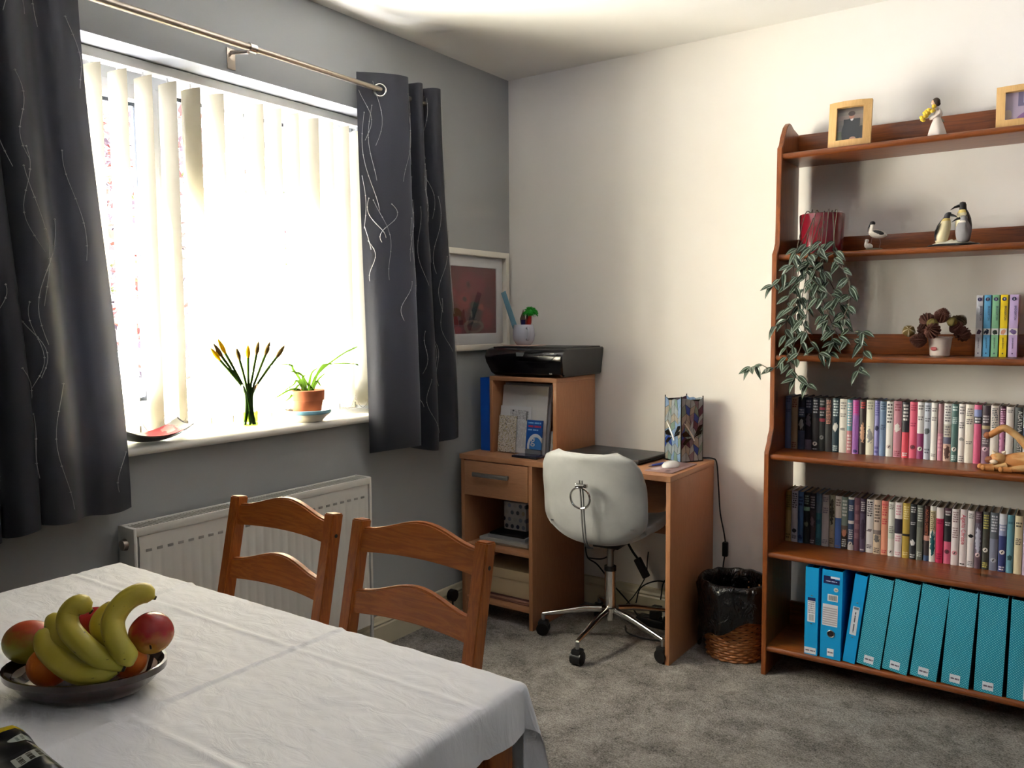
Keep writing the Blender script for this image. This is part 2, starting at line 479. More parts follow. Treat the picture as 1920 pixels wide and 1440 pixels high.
# ------------------------------------------------------------------ outside
M_lawn = pm('dark garden paving', S(66, 65, 66), 0.9, var=0.1, vs=3)
struct(bx('ground', -40, 45, -45, 40, -0.35, -0.15, M_lawn, keep=True))
def leaf_cloud(bm, n, fn, size, nm):
    for _ in range(n):
        c = Vector(fn()); s = size*rnd.uniform(0.6, 1.3)
        q = Matrix.Rotation(rnd.uniform(0, 2*PI), 3, 'Z') @ Matrix.Rotation(rnd.uniform(-1.3, 1.3), 3, 'X') @ Matrix.Rotation(rnd.uniform(0, 2*PI), 3, 'Z')
        pts = [(-0.5, 0, 0), (0, -0.28, 0.08), (0.5, 0, 0), (0, 0.28, 0.08)]
        f = bm.faces.new([bm.verts.new(c+q @ (Vector(p)*s)) for p in pts]); f.material_index = rnd.choice(nm)
def ell(c, r):
    def f():
        while True:
            p = Vector((rnd.uniform(-1, 1), rnd.uniform(-1, 1), rnd.uniform(-1, 1)))
            if p.length < 1: return (c[0]+p.x*r[0], c[1]+p.y*r[1], c[2]+p.z*r[2])
    return f
M_cop = [pm('copper leaf', S(58, 18, 16), 0.8, spec=.2), pm('dark plum leaf', S(26, 16, 22), 0.8, spec=.2), pm('rust leaf', S(70, 30, 20), 0.8, spec=.2), pm('green leaf', S(40, 48, 12), 0.8, spec=.2)]
M_hed = [pm('hedge leaf', S(20, 40, 22), 0.8, spec=.2), pm('light hedge leaf', S(46, 60, 18), 0.8, spec=.2), pm('blue green leaf', S(22, 44, 40), 0.8, spec=.2)]
M_bark = pm('bark', S(70, 58, 50), 0.9, var=0.25)
t = thing('copper_leaved_tree', 'copper-leaved garden tree outside the window', 'tree', (-4.3, 0.1, -0.15))
bm = nb(); tube(bm, [(-4.3, .1, -.2), (-4.25, .15, .8), (-4.3, .2, 1.7), (-4.2, .3, 2.9)], [.12, .10, .08, .03], 8)
for a in range(7):
    th = a*0.95; z = 0.9+0.25*a
    tube(bm, [(-4.27, .16, z), (-4.27+.6*math.cos(th), .16+.6*math.sin(th), z+.35), (-4.27+1.2*math.cos(th), .16+1.3*math.sin(th), z+.55)], [.045, .03, .012], 6)
obj('trunk', bm, M_bark, t)
bm = nb(); leaf_cloud(bm, 5200, ell((-4.3, 0.15, 2.1), (1.6, 2.0, 1.5)), 0.10, [0, 0, 1, 1, 2, 2, 3])
stuff(obj('foliage', bm, M_cop, t, smooth=0))
for i, (cx, cy, lab) in enumerate(((-4.2, 3.75, 'clipped green garden hedge beyond the right of the window'), (-5.2, -2.9, 'clipped green garden hedge beyond the left of the window'))):
    t = thing('garden_hedge', lab, 'hedge', (cx, cy, -0.15), 0, 'garden hedges outside')
    bx('hedge_core', cx-.35, cx+.35, cy-1.3, cy+1.3, -.15, 0.95, pm('hedge core', S(40, 60, 36), .9), t)
    bm = nb(); leaf_cloud(bm, 1500, lambda: (cx+rnd.uniform(-.5, .5), cy+rnd.uniform(-1.5, 1.5), rnd.uniform(-.1, 1.1)), 0.09, [0, 0, 1, 2])
    stuff(obj('foliage', bm, M_hed, t, smooth=0))

# ------------------------------------------------------------------ vertical blind
M_slat = translucent_mat('cream blind fabric', S(178, 171, 150), 0.05)
M_chain = pm('blind bead chain', S(205, 200, 190), 0.4, var=0.02)
t = thing('vertical_blind', 'cream fabric vertical blind with open slats in the window recess', 'blind', (-0.122, -1.5, 0.95))
bx('headrail', -0.147, -0.100, WY0+0.01, WY1-0.01, 2.044, 2.073, M_gloss_white, t, 0.003)
n_sl = 17; ys = [-0.865-i*0.0812 for i in range(16)]
rs = random.Random(5)
for i, y in enumerate(ys):
    a = math.radians(rs.uniform(76, 92)); tw = rs.uniform(-0.06, 0.06)
    def sl(u, v, y=y, a=a, tw=tw):
        s = (u-0.5)*0.089; b = 0.004*math.cos((u-0.5)*PI); an = a+tw*v
        return (-0.122+s*math.sin(an)+b*math.cos(an), y+s*math.cos(an)-b*math.sin(an), 0.962+(2.030-0.962)*v)
    bm = nb(); grid(bm, sl, 6, 8)
    s = obj('slat', bm, M_slat, t, smooth=80)
    bm = nb(); tube(bm, [(-0.122, y, 2.046), (-0.122, y, 2.030), (-0.122, y+.004, 2.022)], 0.003, 6); obj('hook', bm, M_upvc, s)
    bm = nb(); M_ = Matrix.Translation((-0.122, y, 0)) @ Matrix.Rotation(-a, 4, 'Z')
    box(bm, -0.003, 0.003, -0.044, 0.044, 0.949, 0.972, 0.001, M_); obj('bottom_weight', bm, M_slat, s)
# bead chain along the bottoms, room side
bm = nb(); pts = []
for i in range(len(ys)-1):
    for k in range(8):
        f = k/8; pts.append((-0.0755, ys[i]+(ys[i+1]-ys[i])*f, 0.960-0.05*4*f*(1-f)+0.036))
tube(bm, pts, 0.0013, 4); obj('bottom_chain', bm, M_chain, t)
bm = nb(); tube(bm, [(-0.09, -0.838, 2.04), (-0.09, -0.838, 1.3), (-0.09, -0.836, 0.99)], 0.0025, 6); obj('pull_cord', bm, M_chain, t)
bx('cord_weight', -0.100, -0.080, -0.848, -0.828, 1.36, 1.47, pm('cord weight', S(150, 140, 128), .5), t, 0.004)

# ------------------------------------------------------------------ curtain pole and curtains
t = thing('curtain_pole', 'long brushed metal curtain pole above the window', 'curtain pole', (0.09, -1.55, 2.137))
bm = nb(); tube(bm, [(0.09, -2.62, 2.137), (0.09, -1.50, 2.137)], 0.0115, 14); obj('pole', bm, M_nickel, t)
bm = nb(); tube(bm, [(0.09, -1.52, 2.137), (0.09, -0.64, 2.137)], 0.0095, 14); obj('pole', bm, M_nickel, t)
bm = nb(); tube(bm, [(0.09, -0.66, 2.137), (0.09, -0.625, 2.137)], 0.0145, 16); tube(bm, [(0.09, -0.625, 2.137), (0.09, -0.612, 2.137)], 0.012, 16)
obj('finial', bm, M_nickel, t)
bm = nb(); tube(bm, [(0.09, -1.53, 2.137), (0.09, -1.505, 2.137)], 0.0155, 14); obj('collar', bm, M_chrome, t)
bm = nb(); box(bm, 0.0, 0.004, -1.545, -1.515, 2.085, 2.15, 0.001); tube(bm, [(0.003, -1.53, 2.137), (0.09, -1.53, 2.122)], 0.006, 8); obj('bracket', bm, M_nickel, t)

def curtain_mat(name, c):
    m, nt, b = base_mat(name)
    v = coords(nt); n = noise_tex(nt, v, 700, 2)
    nt.links.new(mixc(nt, n, tuple(x*0.75 for x in c[:3])+(1,), tuple(x*1.2 for x in c[:3])+(1,)), b.inputs['Base Color'])
    b.inputs['Roughness'].default_value = 0.5; b.inputs['Sheen Weight'].default_value = 0.25; b.inputs['Sheen Roughness'].default_value = 0.4
    add_bump(nt, b, n, 0.08, 0.002)
    return m
M_curtain = curtain_mat('charcoal satin curtain', S(74, 75, 84))
M_thread = pm('silver thread', S(176, 174, 174), 0.5, 0.2, var=0.02)

def curtain(name, label, plan_top, plan_bot, z_top, z_bot, rings, seed, n_threads, hem=None):
    """pleated sheet: plan_* are (x,y) lines of the same length, blended from top to bottom"""
    t = thing(name, label, 'curtain', (0.09, sum(p[1] for p in plan_bot)/len(plan_bot), z_bot), 0, 'pair of charcoal curtains')
    A = catmull([(x, y, 0) for x, y in plan_top], 10); B = catmull([(x, y, 0) for x, y in plan_bot], 10); n = len(A)-1
    def P(u, v, off=0.0):
        def at(C, u):
            f = min(max(u, 0), 1)*n; i = min(int(f), n-1); return C[i].lerp(C[i+1], f-i)
        w = v*v*(3-2*v)
        p = at(B, u).lerp(at(A, u), w)
        zb = z_bot+(hem(u) if hem else 0.0)
        q = Vector((p.x, p.y, zb+(z_top-zb)*v))
        if off:
            d = at(B, min(u+.004, 1)).lerp(at(A, min(u+.004, 1)), w)-at(B, max(u-.004, 0)).lerp(at(A, max(u-.004, 0)), w)
            nn = Vector((-d.y, d.x, 0)); nn.normalize()
            if nn.x < 0 and False: nn = -nn
            q += nn*off
        return q
    bm = nb(); grid(bm, lambda u, v: P(u, v), n, 36)
    bmesh.ops.solidify(bm, geom=bm.faces[:], thickness=0.002)
    obj('fabric', bm, M_curtain, t, smooth=70)
    r = random.Random(seed); bm = nb()
    for k in range(n_threads):
        u0 = r.random(); v = r.uniform(0.0, 0.95); L = r.uniform(0.10, 0.26); ph = r.uniform(0, 6.28); am = r.uniform(0.012, 0.030)*r.choice((-1, 1)); sl = r.uniform(-0.05, 0.05)
        for side in (1, -1):
            pts = []
            for j in range(15):
                f = j/14; vv = v+f*L
                if vv > 0.985: break
                uu = u0+sl*f+am*math.sin(ph+f*5.0)
                if not 0.01 < uu < 0.99: break
                pts.append(P(uu, vv, side*0.0026-0.001))
            if len(pts) > 3:
                tube(bm, pts, 0.0008, 4)
                for j in range(2, len(pts), 3): bead(bm, pts[j], 0.0028)
    stuff(obj('embroidered_threads', bm, M_thread, t, smooth=60))
    for (ux, v) in rings:
        c = P(ux, v); d = (P(min(ux+.01, 1), v)-P(ux-.01, v)); d.normalize(); nn = Vector((-d.y, d.x, 0))
        bm = nb(); pts = [c+nn*0.002+(d*math.cos(a)+Vector((0, 0, 1))*math.sin(a))*0.022 for a in [2*PI*i/20 for i in range(21)]]
        tube(bm, pts, 0.0045, 8, cap=False); obj('eyelet', bm, M_chrome, t)
    return t
# right curtain: bunched towards the corner, first fold turned to the window
pt = [(0.035, -1.015), (0.075, -0.975), (0.128, -0.905), (0.140, -0.850), (0.100, -0.835), (0.050, -0.830), (0.070, -0.795), (0.128, -0.775), (0.120, -0.748), (0.055, -0.742), (0.065, -0.712), (0.125, -0.690), (0.135, -0.655), (0.09, -0.640), (0.05, -0.633)]
pb = [(0.045, -0.995), (0.105, -0.965), (0.150, -0.880), (0.150, -0.820), (0.105, -0.800), (0.065, -0.790), (0.085, -0.755), (0.140, -0.725), (0.130, -0.690), (0.075, -0.675), (0.085, -0.640), (0.135, -0.600), (0.125, -0.555), (0.08, -0.530), (0.04, -0.520)]
curtain('curtain', 'charcoal curtain with silver threads right of the window, beside the red picture', pt, pb, 2.195, 0.785, [(0.095, 0.955), (0.293, 0.955), (0.607, 0.955), (0.93, 0.955)], 3, 52, lambda u: 0.018*math.sin(u*9))
pb = [(0.06, -2.60), (0.15, -2.55), (0.10, -2.47), (0.165, -2.44), (0.175, -2.40), (0.150, -2.37), (0.095, -2.365), (0.150, -2.350), (0.178, -2.325), (0.165, -2.285), (0.105, -2.272), (0.158, -2.268), (0.190, -2.245), (0.178, -2.200), (0.112, -2.188), (0.165, -2.192), (0.198, -2.165), (0.180, -2.118), (0.115, -2.110), (0.118, -2.060), (0.100, -2.010), (0.060, -1.955)]
pb = [(x, y-.055) if i < 18 else (x, y) for i, (x, y) in enumerate(pb)]
pt = [(x*0.9, y*0.93-.222) if y > -2.4 else (x*.9, y-.05) for x, y in pb]
curtain('curtain', 'wide charcoal curtain with silver threads at the left edge, nearest the camera', pt, pb, 2.195, 0.775, [(0.12, 0.955), (0.3, 0.955), (0.5, 0.955), (0.7, 0.955), (0.93, 0.955)], 9, 64, lambda u: 0.012*math.sin(u*11))

# ------------------------------------------------------------------ radiator
M_rad = pm('cream white radiator enamel', S(216, 213, 204), 0.35, var=0.02)
t = thing('panel_radiator', 'white double-panel radiator below the window', 'radiator', (0.06, -1.51, 0.13))
RY0, RY1, RZ0, RZ1 = -1.972, -1.052, 0.14, 0.712
def ridge(u, v):
    y = RY0+0.012+(RY1-RY0-0.024)*u; z = RZ0+0.01+(RZ1-RZ0-0.03)*v
    e = 1.0 if 0.10 < v < 0.90 else 0.0
    s = (u*27.5) % 1.0
    return (0.101-0.0028*e*(0.5+0.5*math.cos(2*PI*s))**3, y, z)
bm = nb(); grid(bm, ridge, 220, 20)
R = obj('front_panel', bm, M_rad, t, smooth=30)
bx('rear_panel', 0.025, 0.034, RY0+.01, RY1-.01, RZ0+.01, RZ1-.03, M_rad, t)
for y in (RY0, RY1): bx('side_cover', 0.022, 0.104, y-0.006, y+0.006, RZ0+0.02, RZ1-0.002, M_rad, t, 0.004)
bm = nb(); box(bm, 0.096, 0.104, RY0, RY1, RZ1-0.028, RZ1-0.003, 0.003); obj('top_edge', bm, M_rad, t)
bx('top_edge', 0.022, 0.030, RY0, RY1, RZ1-0.028, RZ1-0.003, M_rad, t, 0.003)
bm = nb()
for i in range(88):
    y = RY0+0.012+(RY1-RY0-0.024)*i/87; box(bm, 0.030, 0.096, y-0.0018, y+0.0018, RZ1-0.012, RZ1-0.006)
stuff(obj('top_grille', bm, M_rad, t, smooth=0))
for i in range(26):
    y = RY0+0.04+(RY1-RY0-0.08)*i/25
    bx('slot_shade_bar', 0.0995, 0.1022, y-0.009, y+0.009, RZ1-0.076, RZ1-0.068, pm('slot shade grey', S(150, 147, 140), .6), t, 0.001)  # flat darker bars; the shade of the slots is put into their colour
bm = nb(); tube(bm, [(0.062, RY0-0.005, 0.66), (0.062, RY0-0.018, 0.66)], [0.017, 0.015], 16); obj('end_plug', bm, M_nickel, t)
bm = nb(); tube(bm, [(0.05, RY1+.004, 0.17), (0.05, RY1+.05, 0.17)], 0.010, 10); tube(bm, [(0.05, RY1+.045, 0.0), (0.05, RY1+.045, 0.19)], 0.0075, 10); obj('pipe', bm, pm('white pipe', S(214, 212, 206), .4), t)
bm = nb(); tube(bm, [(0.05, RY1+.045, 0.185), (0.05, RY1+.045, 0.245), (0.05, RY1+.045, 0.262)], [0.016, 0.015, 0.011], 14); obj('valve_cap', bm, M_upvc, t)

# ------------------------------------------------------------------ picture on the left wall
t = thing('framed_picture', 'white framed red still life with a dark jug, on the grey wall', 'picture', (0.0, -0.36, 1.153))
PY0, PY1, PZ0, PZ1 = -0.675, -0.045, 1.153, 1.598
def pic_frame(y0, y1, z0, z1, w, x0, x1, mat, nm):
    bm = nb(); o = [(y0, z0), (y1, z0), (y1, z1), (y0, z1)]; i = [(y0+w, z0+w), (y1-w, z0+w), (y1-w, z1-w), (y0+w, z1-w)]
    V = [[bm.verts.new((x, y, z)) for y, z in pts] for x in (x0, x1) for pts in (o, i)]
    for k in range(4):
        n = (k+1) % 4
        bm.faces.new((V[0][k], V[0][n], V[1][n], V[1][k])); bm.faces.new((V[2][k], V[2][n], V[3][n], V[3][k]))
        bm.faces.new((V[0][k], V[0][n], V[2][n], V[2][k])); bm.faces.new((V[1][k], V[1][n], V[3][n], V[3][k]))
    bmesh.ops.recalc_face_normals(bm, faces=bm.faces[:]); bmesh.ops.bevel(bm, geom=bm.edges[:], offset=0.002, segments=1, affect='EDGES')
    return obj(nm, bm, mat, t)
pic_frame(PY0, PY1, PZ0, PZ1, 0.026, 0.0, 0.032, pm('white picture frame', S(226, 221, 208), .45), 'frame')
pic_frame(PY0+.027, PY1-.027, PZ0+.027, PZ1-.027, 0.048, 0.004, 0.010, pm('white mount board', S(214, 214, 216), .8), 'mount')
red = S(142, 40, 46)
shapes = [('e', .18, .8, .28, .3, S(150, 62, 44)), ('e', .62, .78, .20, .22, S(165, 52, 66)), ('e', .55, .55, .14, .17, S(188, 60, 60)), ('e', .36, .62, .12, .16, S(176, 56, 62)),
          ('e', .78, .80, .12, .18, S(160, 45, 62)), ('e', .9, .28, .11, .22, S(176, 44, 52)), ('e', .93, .62, .08, .2, S(122, 38, 50)), ('e', .62, .78, .05, .06, S(104, 30, 44)), ('e', .56, .57, .05, .05, S(92, 40, 40)),
          ('e', .80, .46, .06, .07, S(200, 70, 52)), ('e', .42, .10, .10, .10, S(190, 60, 66)), ('e', .2, .2, .2, .25, S(110, 50, 46)), ('e', .70, .28, .13, .22, S(42, 24, 32)), ('e', .70, .40, .08, .10, S(20, 22, 28)), ('e', .70, .50, .09, .06, S(52, 66, 44)),
          ('e', .64, .34, .02, .07, S(170, 160, 140)), ('o', .70, .16, .13, .09, S(150, 120, 110)), ('e', .5, .24, .05, .12, S(100, 22, 30)), ('e', .76, .31, .03, .10, S(92, 34, 50))]
bx('painting', 0.003, 0.006, PY0+.076, PY1-.076, PZ0+.07, PZ1-.075, print_mat('red painting', S(96, 24, 28), [s[:5]+(tuple(q*.5 for q in s[5][:3])+(1,),) for s in shapes], 'yz', 0.55, 0.5, 0.09), t)
bx('glazing', 0.0125, 0.0140, PY0+.027, PY1-.027, PZ0+.027, PZ1-.027, glass_mat('picture glass', (1, 1, 1, 1), 0.012), t)
# ------------------------------------------------------------------ dining table and cloth
TX0, TX1, TY0, TY1, TZ = 0.47, 1.575, -2.96, -2.225, 0.733
t = thing('dining_table', 'stained pine dining table under the white cloth', 'table', (1.03, -2.6, 0))
bx('tabletop', TX0+.01, TX1-.01, TY0+.01, TY1-.01, TZ-.028, TZ-0.003, CHAIR_X, t, 0.003)
for x0 in (TX0+.004, TX1-.064):
    for y0 in (TY0+.004, TY1-.064): bx('leg', x0, x0+.06, y0, y0+.06, 0, TZ-.03, CHAIR_Z, t, 0.004)
for y0 in (TY0+.03, TY1-.055): bx('apron', TX0+.08, TX1-.08, y0, y0+.025, TZ-.13, TZ-.03, CHAIR_X, t, 0.002)
for x0 in (TX0+.03, TX1-.055): bx('apron', x0, x0+.025, TY0+.08, TY1-.08, TZ-.13, TZ-.03, CHAIR_Y, t, 0.002)

def cloth_mat():
    m, nt, b = base_mat('white cotton cloth')
    v = coords(nt)
    n = noise_tex(nt, v, 900, 2); w = noise_tex(nt, mapped(nt, v, (1.0, 2.2, 1), False), 14, 4, 0.55, 0.8)
    b.inputs['Base Color'].default_value = S(246, 245, 246); b.inputs['Roughness'].default_value = 0.85; b.inputs['Sheen Weight'].default_value = 0.1
    add_bump(nt, b, mt(nt, 'ADD', mt(nt, 'MULTIPLY', n, 0.03), w), 0.35, 0.010)
    return m
DX, DY = 0.080, 0.26        # overhang on the end and on the far side
def cloth(u, v):
    X0, X1c = TX0-0.12, TX1+DX; Y0, Y1c = TY0-0.25, TY1+DY
    x = X0+(X1c-X0)*u; y = Y0+(Y1c-Y0)*v
    a = max(0.0, x-TX1); a2 = max(0.0, TX0-x); b = max(0.0, y-TY1); b2 = max(0.0, TY0-y)
    px = min(max(x, TX0), TX1); py = min(max(y, TY0), TY1); z = TZ+0.0022
    # creases from folding and soft ripples
    for cx in (0.74, 1.19): z += 0.0024*math.exp(-((px-cx)/0.006)**2)-0.0012*math.exp(-((px-cx-.012)/0.008)**2)
    for cy in (-2.33, -2.62): z += 0.0024*math.exp(-((py-cy)/0.006)**2)-0.0012*math.exp(-((py-cy-.012)/0.008)**2)
    z += 0.0030*abs(noise.noise(Vector((px*7, py*15, 1.3))))+0.0022*abs(noise.noise(Vector((px*22+py*8, py*34, 4.1))))
    z -= 0.0
    rr = 0.012
    def drop(d):        # rounded shoulder: (outward, down)
        if d <= 0: return 0.0, 0.0
        q = rr*PI/2
        if d < q: th = d/rr; return rr*math.sin(th), rr*(1-math.cos(th))
        return rr, rr+(d-q)
    A, B = a if a > 0 else a2, b if b > 0 else b2
    sx = 1 if a > 0 else -1; sy = 1 if b > 0 else -1
    if A > 0 and B > 0:
        r = math.hypot(A, B); th = math.atan2(B, A); o, d = drop(r)
        fl = 0.30*r*math.sin(2*th)+o
        ripple = 0.012*r/0.3*math.sin(6*th)
        px += sx*(fl*math.cos(th*0.9+0.08)+ripple); py += sy*(fl*math.sin(th*0.9+0.05)); z -= d*0.95
    else:
        o, d = drop(A); px += sx*(o+0.10*d+0.010*d/0.1*math.sin(y*55+1)*0.6*(A > 0)); z -= d
        o, d = drop(B); py += sy*(o+0.05*d+0.016*d/0.2*math.sin(x*21)*(B > 0)); z -= d
    return (px, py, z)
bm = nb(); grid(bm, cloth, 300, 280)
t2 = obj('tablecloth', bm, cloth_mat(), smooth=180)
tag(t2, 'white cotton tablecloth with fold creases on the dining table', 'tablecloth')

# ------------------------------------------------------------------ ladder-back chairs
def make_chair(label, x, y, rz):
    c = thing('dining_chair', label, 'chair', (0, 0, 0), 0, 'pine ladder-back chairs at the table')
    W = 0.190; lean = math.tan(math.radians(12))
    def yb(z): return 0.115+max(0, z-0.44)*lean if z > 0.44 else 0.115+(0.44-z)*0.05
    for s in (-1, 1):
        bm = nb(); x0, x1 = (s*W-0.032, s*W) if s > 0 else (s*W, s*W+0.032)
        prism(bm, [(yb(0)-.016, 0), (yb(0)+.016, 0), (yb(.44)+.018, .44), (yb(.838)+.016, .838), (yb(.838)-.016, .842), (yb(.44)-.016, .44)], x0, x1, 'yz')
        bmesh.ops.bevel(bm, geom=bm.edges[:], offset=0.003, segments=2, affect='EDGES')
        p = obj('back_post', bm, CHAIR_Z, c)
        bm = nb(); xo = s*W; tube(bm, [(xo-0.001*s, yb(.79), .79), (xo+0.0006*s, yb(.79), .79)], 0.0045, 12); obj('screw_cap', bm, M_black, p)
        bx('front_leg', s*(W-.002)-.018, s*(W-.002)+.018, -.235, -.199, 0, .425, CHAIR_Z, c, 0.003)
        bx('side_rail', s*(W-.012)-.009, s*(W-.012)+.009, -.2, .10, .375, .425, CHAIR_Y, c, 0.002)
        bx('stretcher', s*(W-.012)-.009, s*(W-.012)+.009, -.2, .118, .17, .205, CHAIR_Y, c, 0.002)
    for zt, h in ((0.823, 0.052), (0.690, 0.050)):
        bm = nb(); n = 18; top = []; bot = []
        for i in range(n+1):
            f = -1+2*i/n; xx = f*(W-.028); arch = 0.030*(0.5+0.5*math.cos(PI*f))
            top.append((xx, zt+arch)); bot.append((xx, zt-h+0.006*(1-f*f)))
        for k in range(2):
            pass
        rows = []
        for (xt, z1), (_, z0) in zip(top, bot):
            f = xt/(W-.028); bow = 0.012*(1-f*f)
            rows.append([bm.verts.new((xt, yb(z)+dy+bow, z)) for z, dy in ((z0, -.009), (z1, -.009), (z1, .009), (z0, .009))])
        for r0, r1 in zip(rows, rows[1:]):
            for k in range(4): bm.faces.new((r0[k], r0[(k+1) % 4], r1[(k+1) % 4], r1[k]))
        bm.faces.new(rows[0]); bm.faces.new(list(reversed(rows[-1]))); bmesh.ops.recalc_face_normals(bm, faces=bm.faces[:])
        es = [e for e in bm.edges if abs((e.verts[0].co-e.verts[1].co).x) > 0.005]
        bmesh.ops.bevel(bm, geom=es, offset=0.0035, segments=2, affect='EDGES')
        obj('back_rail', bm, CHAIR_X, c)
    bx('front_rail', -W+.02, W-.02, -.228, -.208, .375, .425, CHAIR_X, c, 0.002)
    bx('rear_rail', -W+.03, W-.03, .105, .123, .375, .425, CHAIR_X, c, 0.002)
    bm = nb(); box(bm, -W-.004, W+.004, -.25, .098, .427, .445, .006); obj('seat', bm, CHAIR_Y, c)
    c.location = (x, y, 0); c.rotation_euler = (0, 0, rz)
    return c
ch = make_chair('pine ladder-back chair nearer the radiator, pushed in at the table', 0.672, -2.115, 0.0)
c2 = copy_tree(ch); c2.location = (1.114, -2.118, 0); c2['label'] = 'pine ladder-back chair nearer the office chair, pushed in at the table'
for o in c2.children_recursive if hasattr(c2, 'children_recursive') else []: pass

# ------------------------------------------------------------------ fruit bowl and fruit
BC = Vector((1.063, -2.610, TZ+0.006)); BA = math.radians(35.5)     # long axis
bowlR = Matrix.Rotation(BA, 4, 'Z')
t = thing('fruit_bowl', 'dark brown oval dish holding fruit on the tablecloth', 'bowl', BC, BA)
def oval(th, r, z): return r*math.sqrt(1/((math.cos(th)/1.17)**2+(math.sin(th)/0.82)**2))
M_bowl = pm('dark brown glazed pottery', S(52, 26, 18), 0.16, var=0.35, vs=30, coat=0.6)
bm = nb(); lathe(bm, [(0, 0.0), (.066, 0.0), (.074, .003), (.084, .014), (.094, .028), (.099, .030), (.100, .040), (.096, .040), (.088, .029), (.077, .013), (.06, .008), (0, .008)], (0, 0, 0), 48, oval)
obj('dish', bm, M_bowl, t, local=True)
def stripes_mat():
    m, nt, b = base_mat('brown and cream slip lines')
    sep = node(nt, 'ShaderNodeSeparateXYZ'); nt.links.new(coords(nt), sep.inputs[0])
    f = mt(nt, 'GREATER_THAN', mt(nt, 'SINE', mt(nt, 'MULTIPLY', sep.outputs[0], 260.0)), 0.3)
    nt.links.new(mixc(nt, f, S(200, 186, 170), S(60, 36, 28)), b.inputs['Base Color']); b.inputs['Roughness'].default_value = 0.2
    return m
bm = nb(); lathe(bm, [(.060, .0085), (.0770, .0140), (.0880, .0300)], (0, 0, 0), 48, lambda th, r, z: oval(th, r, z)-.0006); obj('glazed_inside', bm, stripes_mat(), t, local=True)
def fruit_mat(name, c1, c2, axis=(0, 0, 1), mid=0.5, soft=0.35, rough=0.35, bump=0.0):
    m, nt, b = base_mat(name)
    v = coords(nt, 'Generated'); d = node(nt, 'ShaderNodeVectorMath', operation='DOT_PRODUCT'); nt.links.new(v, d.inputs[0]); d.inputs[1].default_value = axis
    n = noise_tex(nt, v, 4, 4)
    f = mt(nt, 'DIVIDE', mt(nt, 'SUBTRACT', mt(nt, 'ADD', d.outputs['Value'], mt(nt, 'MULTIPLY', n, 0.5)), mid), soft, clamp=True)
    nt.links.new(mixc(nt, f, c1, c2), b.inputs['Base Color']); b.inputs['Roughness'].default_value = rough
    if bump: add_bump(nt, b, noise_tex(nt, v, 60, 2), bump, 0.003)
    return m
FS = 0.78
def BL(lx, ly, z): return Vector((BC.x, BC.y, 0))+(bowlR @ Vector((lx*FS, ly*FS, 0)))+Vector((0, 0, BC.z+z*FS))
M_orange = fruit_mat('orange peel', S(214, 96, 16), S(232, 120, 30), rough=0.4, bump=0.25)
M_mango = fruit_mat('mango skin', S(158, 150, 40), S(186, 74, 42), (0, 0.1, 0.9), 0.72, 0.4)
M_apple = fruit_mat('red apple skin', S(176, 130, 46), S(170, 46, 44), (0.2, 0, 0.8), 0.55, 0.4, 0.22)
def round_fruit(name, p, r, s, mat, label, cat, tilt=(0, 0), dimple=True, stem=True):
    t = thing(name, label, cat, (p.x, p.y, p.z-r*s[2]))
    M_ = Matrix.Rotation(tilt[1], 4, 'Z') @ Matrix.Rotation(tilt[0], 4, 'X')
    bm = nb(); vs = ball(bm, (0, 0, 0), r, 26, 18, s)
    if dimple:
        for v in vs:
            d = math.hypot(v.co.x, v.co.y)/r
            v.co.z -= (1 if v.co.z > 0 else -1)*0.22*r*math.exp(-(d/0.22)**2)
            if v.co.z < 0: v.co.x *= 1+0.12*v.co.z/r; v.co.y *= 1+0.12*v.co.z/r
    for v in vs: v.co = (M_ @ v.co)+p
    o = obj('skin', bm, mat, t, smooth=180)
    if stem:
        bm = nb(); a = M_ @ Vector((0, 0, r*s[2]*(0.70 if dimple else .97))); b_ = M_ @ Vector((0.002, 0, r*s[2]*(0.98 if dimple else 1.06)))
        tube(bm, [p+a, p+b_], [0.0035 if not dimple else .0016, 0.0028 if not dimple else .0014], 7); obj('stem', bm, pm('fruit stem', S(70, 56, 30), .8), t)
V3 = Vector
round_fruit('mango', V3((.984, -2.651, .8065)), .034, (1.15, .90, .95), M_mango, 'green and red mango at the left end of the fruit bowl', 'mango', (0.2, 0.6), False, False)
round_fruit('orange', V3((1.0396, -2.6512, .7825)), .030, (1, 1, .95), M_orange, 'orange at the front left of the fruit bowl', 'orange', (2.5, 0), False, False)
round_fruit('orange', V3((1.125, -2.580, .788)), .027, (1, 1, .95), M_orange, 'orange mostly hidden under the banana tips', 'orange', (2.5, 0), False, False)
round_fruit('apple', V3((1.1418, -2.5511, .8235)), .032, (1, 1, .96), M_apple, 'large red apple at the right end of the fruit bowl', 'apple', (2.1, 0.9))
round_fruit('apple', V3((1.035, -2.579, .820)), .029, (1, 1, .95), M_apple, 'red apple half hidden behind the bananas', 'apple', (0.3, 0))
def banana_mat():
    m, nt, b = base_mat('banana skin')
    v = coords(nt); at = node(nt, 'ShaderNodeAttribute', attribute_name='along'); A = at.outputs['Fac']
    c = mixc(nt, noise_tex(nt, v, 30, 3), S(186, 170, 44), S(214, 190, 78))
    g = mt(nt, 'MULTIPLY', mt(nt, 'SUBTRACT', A, 0.45), 1.2, clamp=True)
    c = mixc(nt, g, c, S(150, 156, 44))
    tip = mt(nt, 'GREATER_THAN', mt(nt, 'ABSOLUTE', mt(nt, 'SUBTRACT', A, 0.5)), 0.485)
    c = mixc(nt, tip, c, S(52, 40, 20))
    sp = noise_tex(nt, mapped(nt, v, (1, 1, 3)), 55, 2)
    c = mixc(nt, mt(nt, 'MULTIPLY', mt(nt, 'GREATER_THAN', sp, 0.71), 0.8), c, S(60, 44, 20))
    nt.links.new(c, b.inputs['Base Color']); b.inputs['Roughness'].default_value = 0.42
    return m
M_banana = banana_mat()
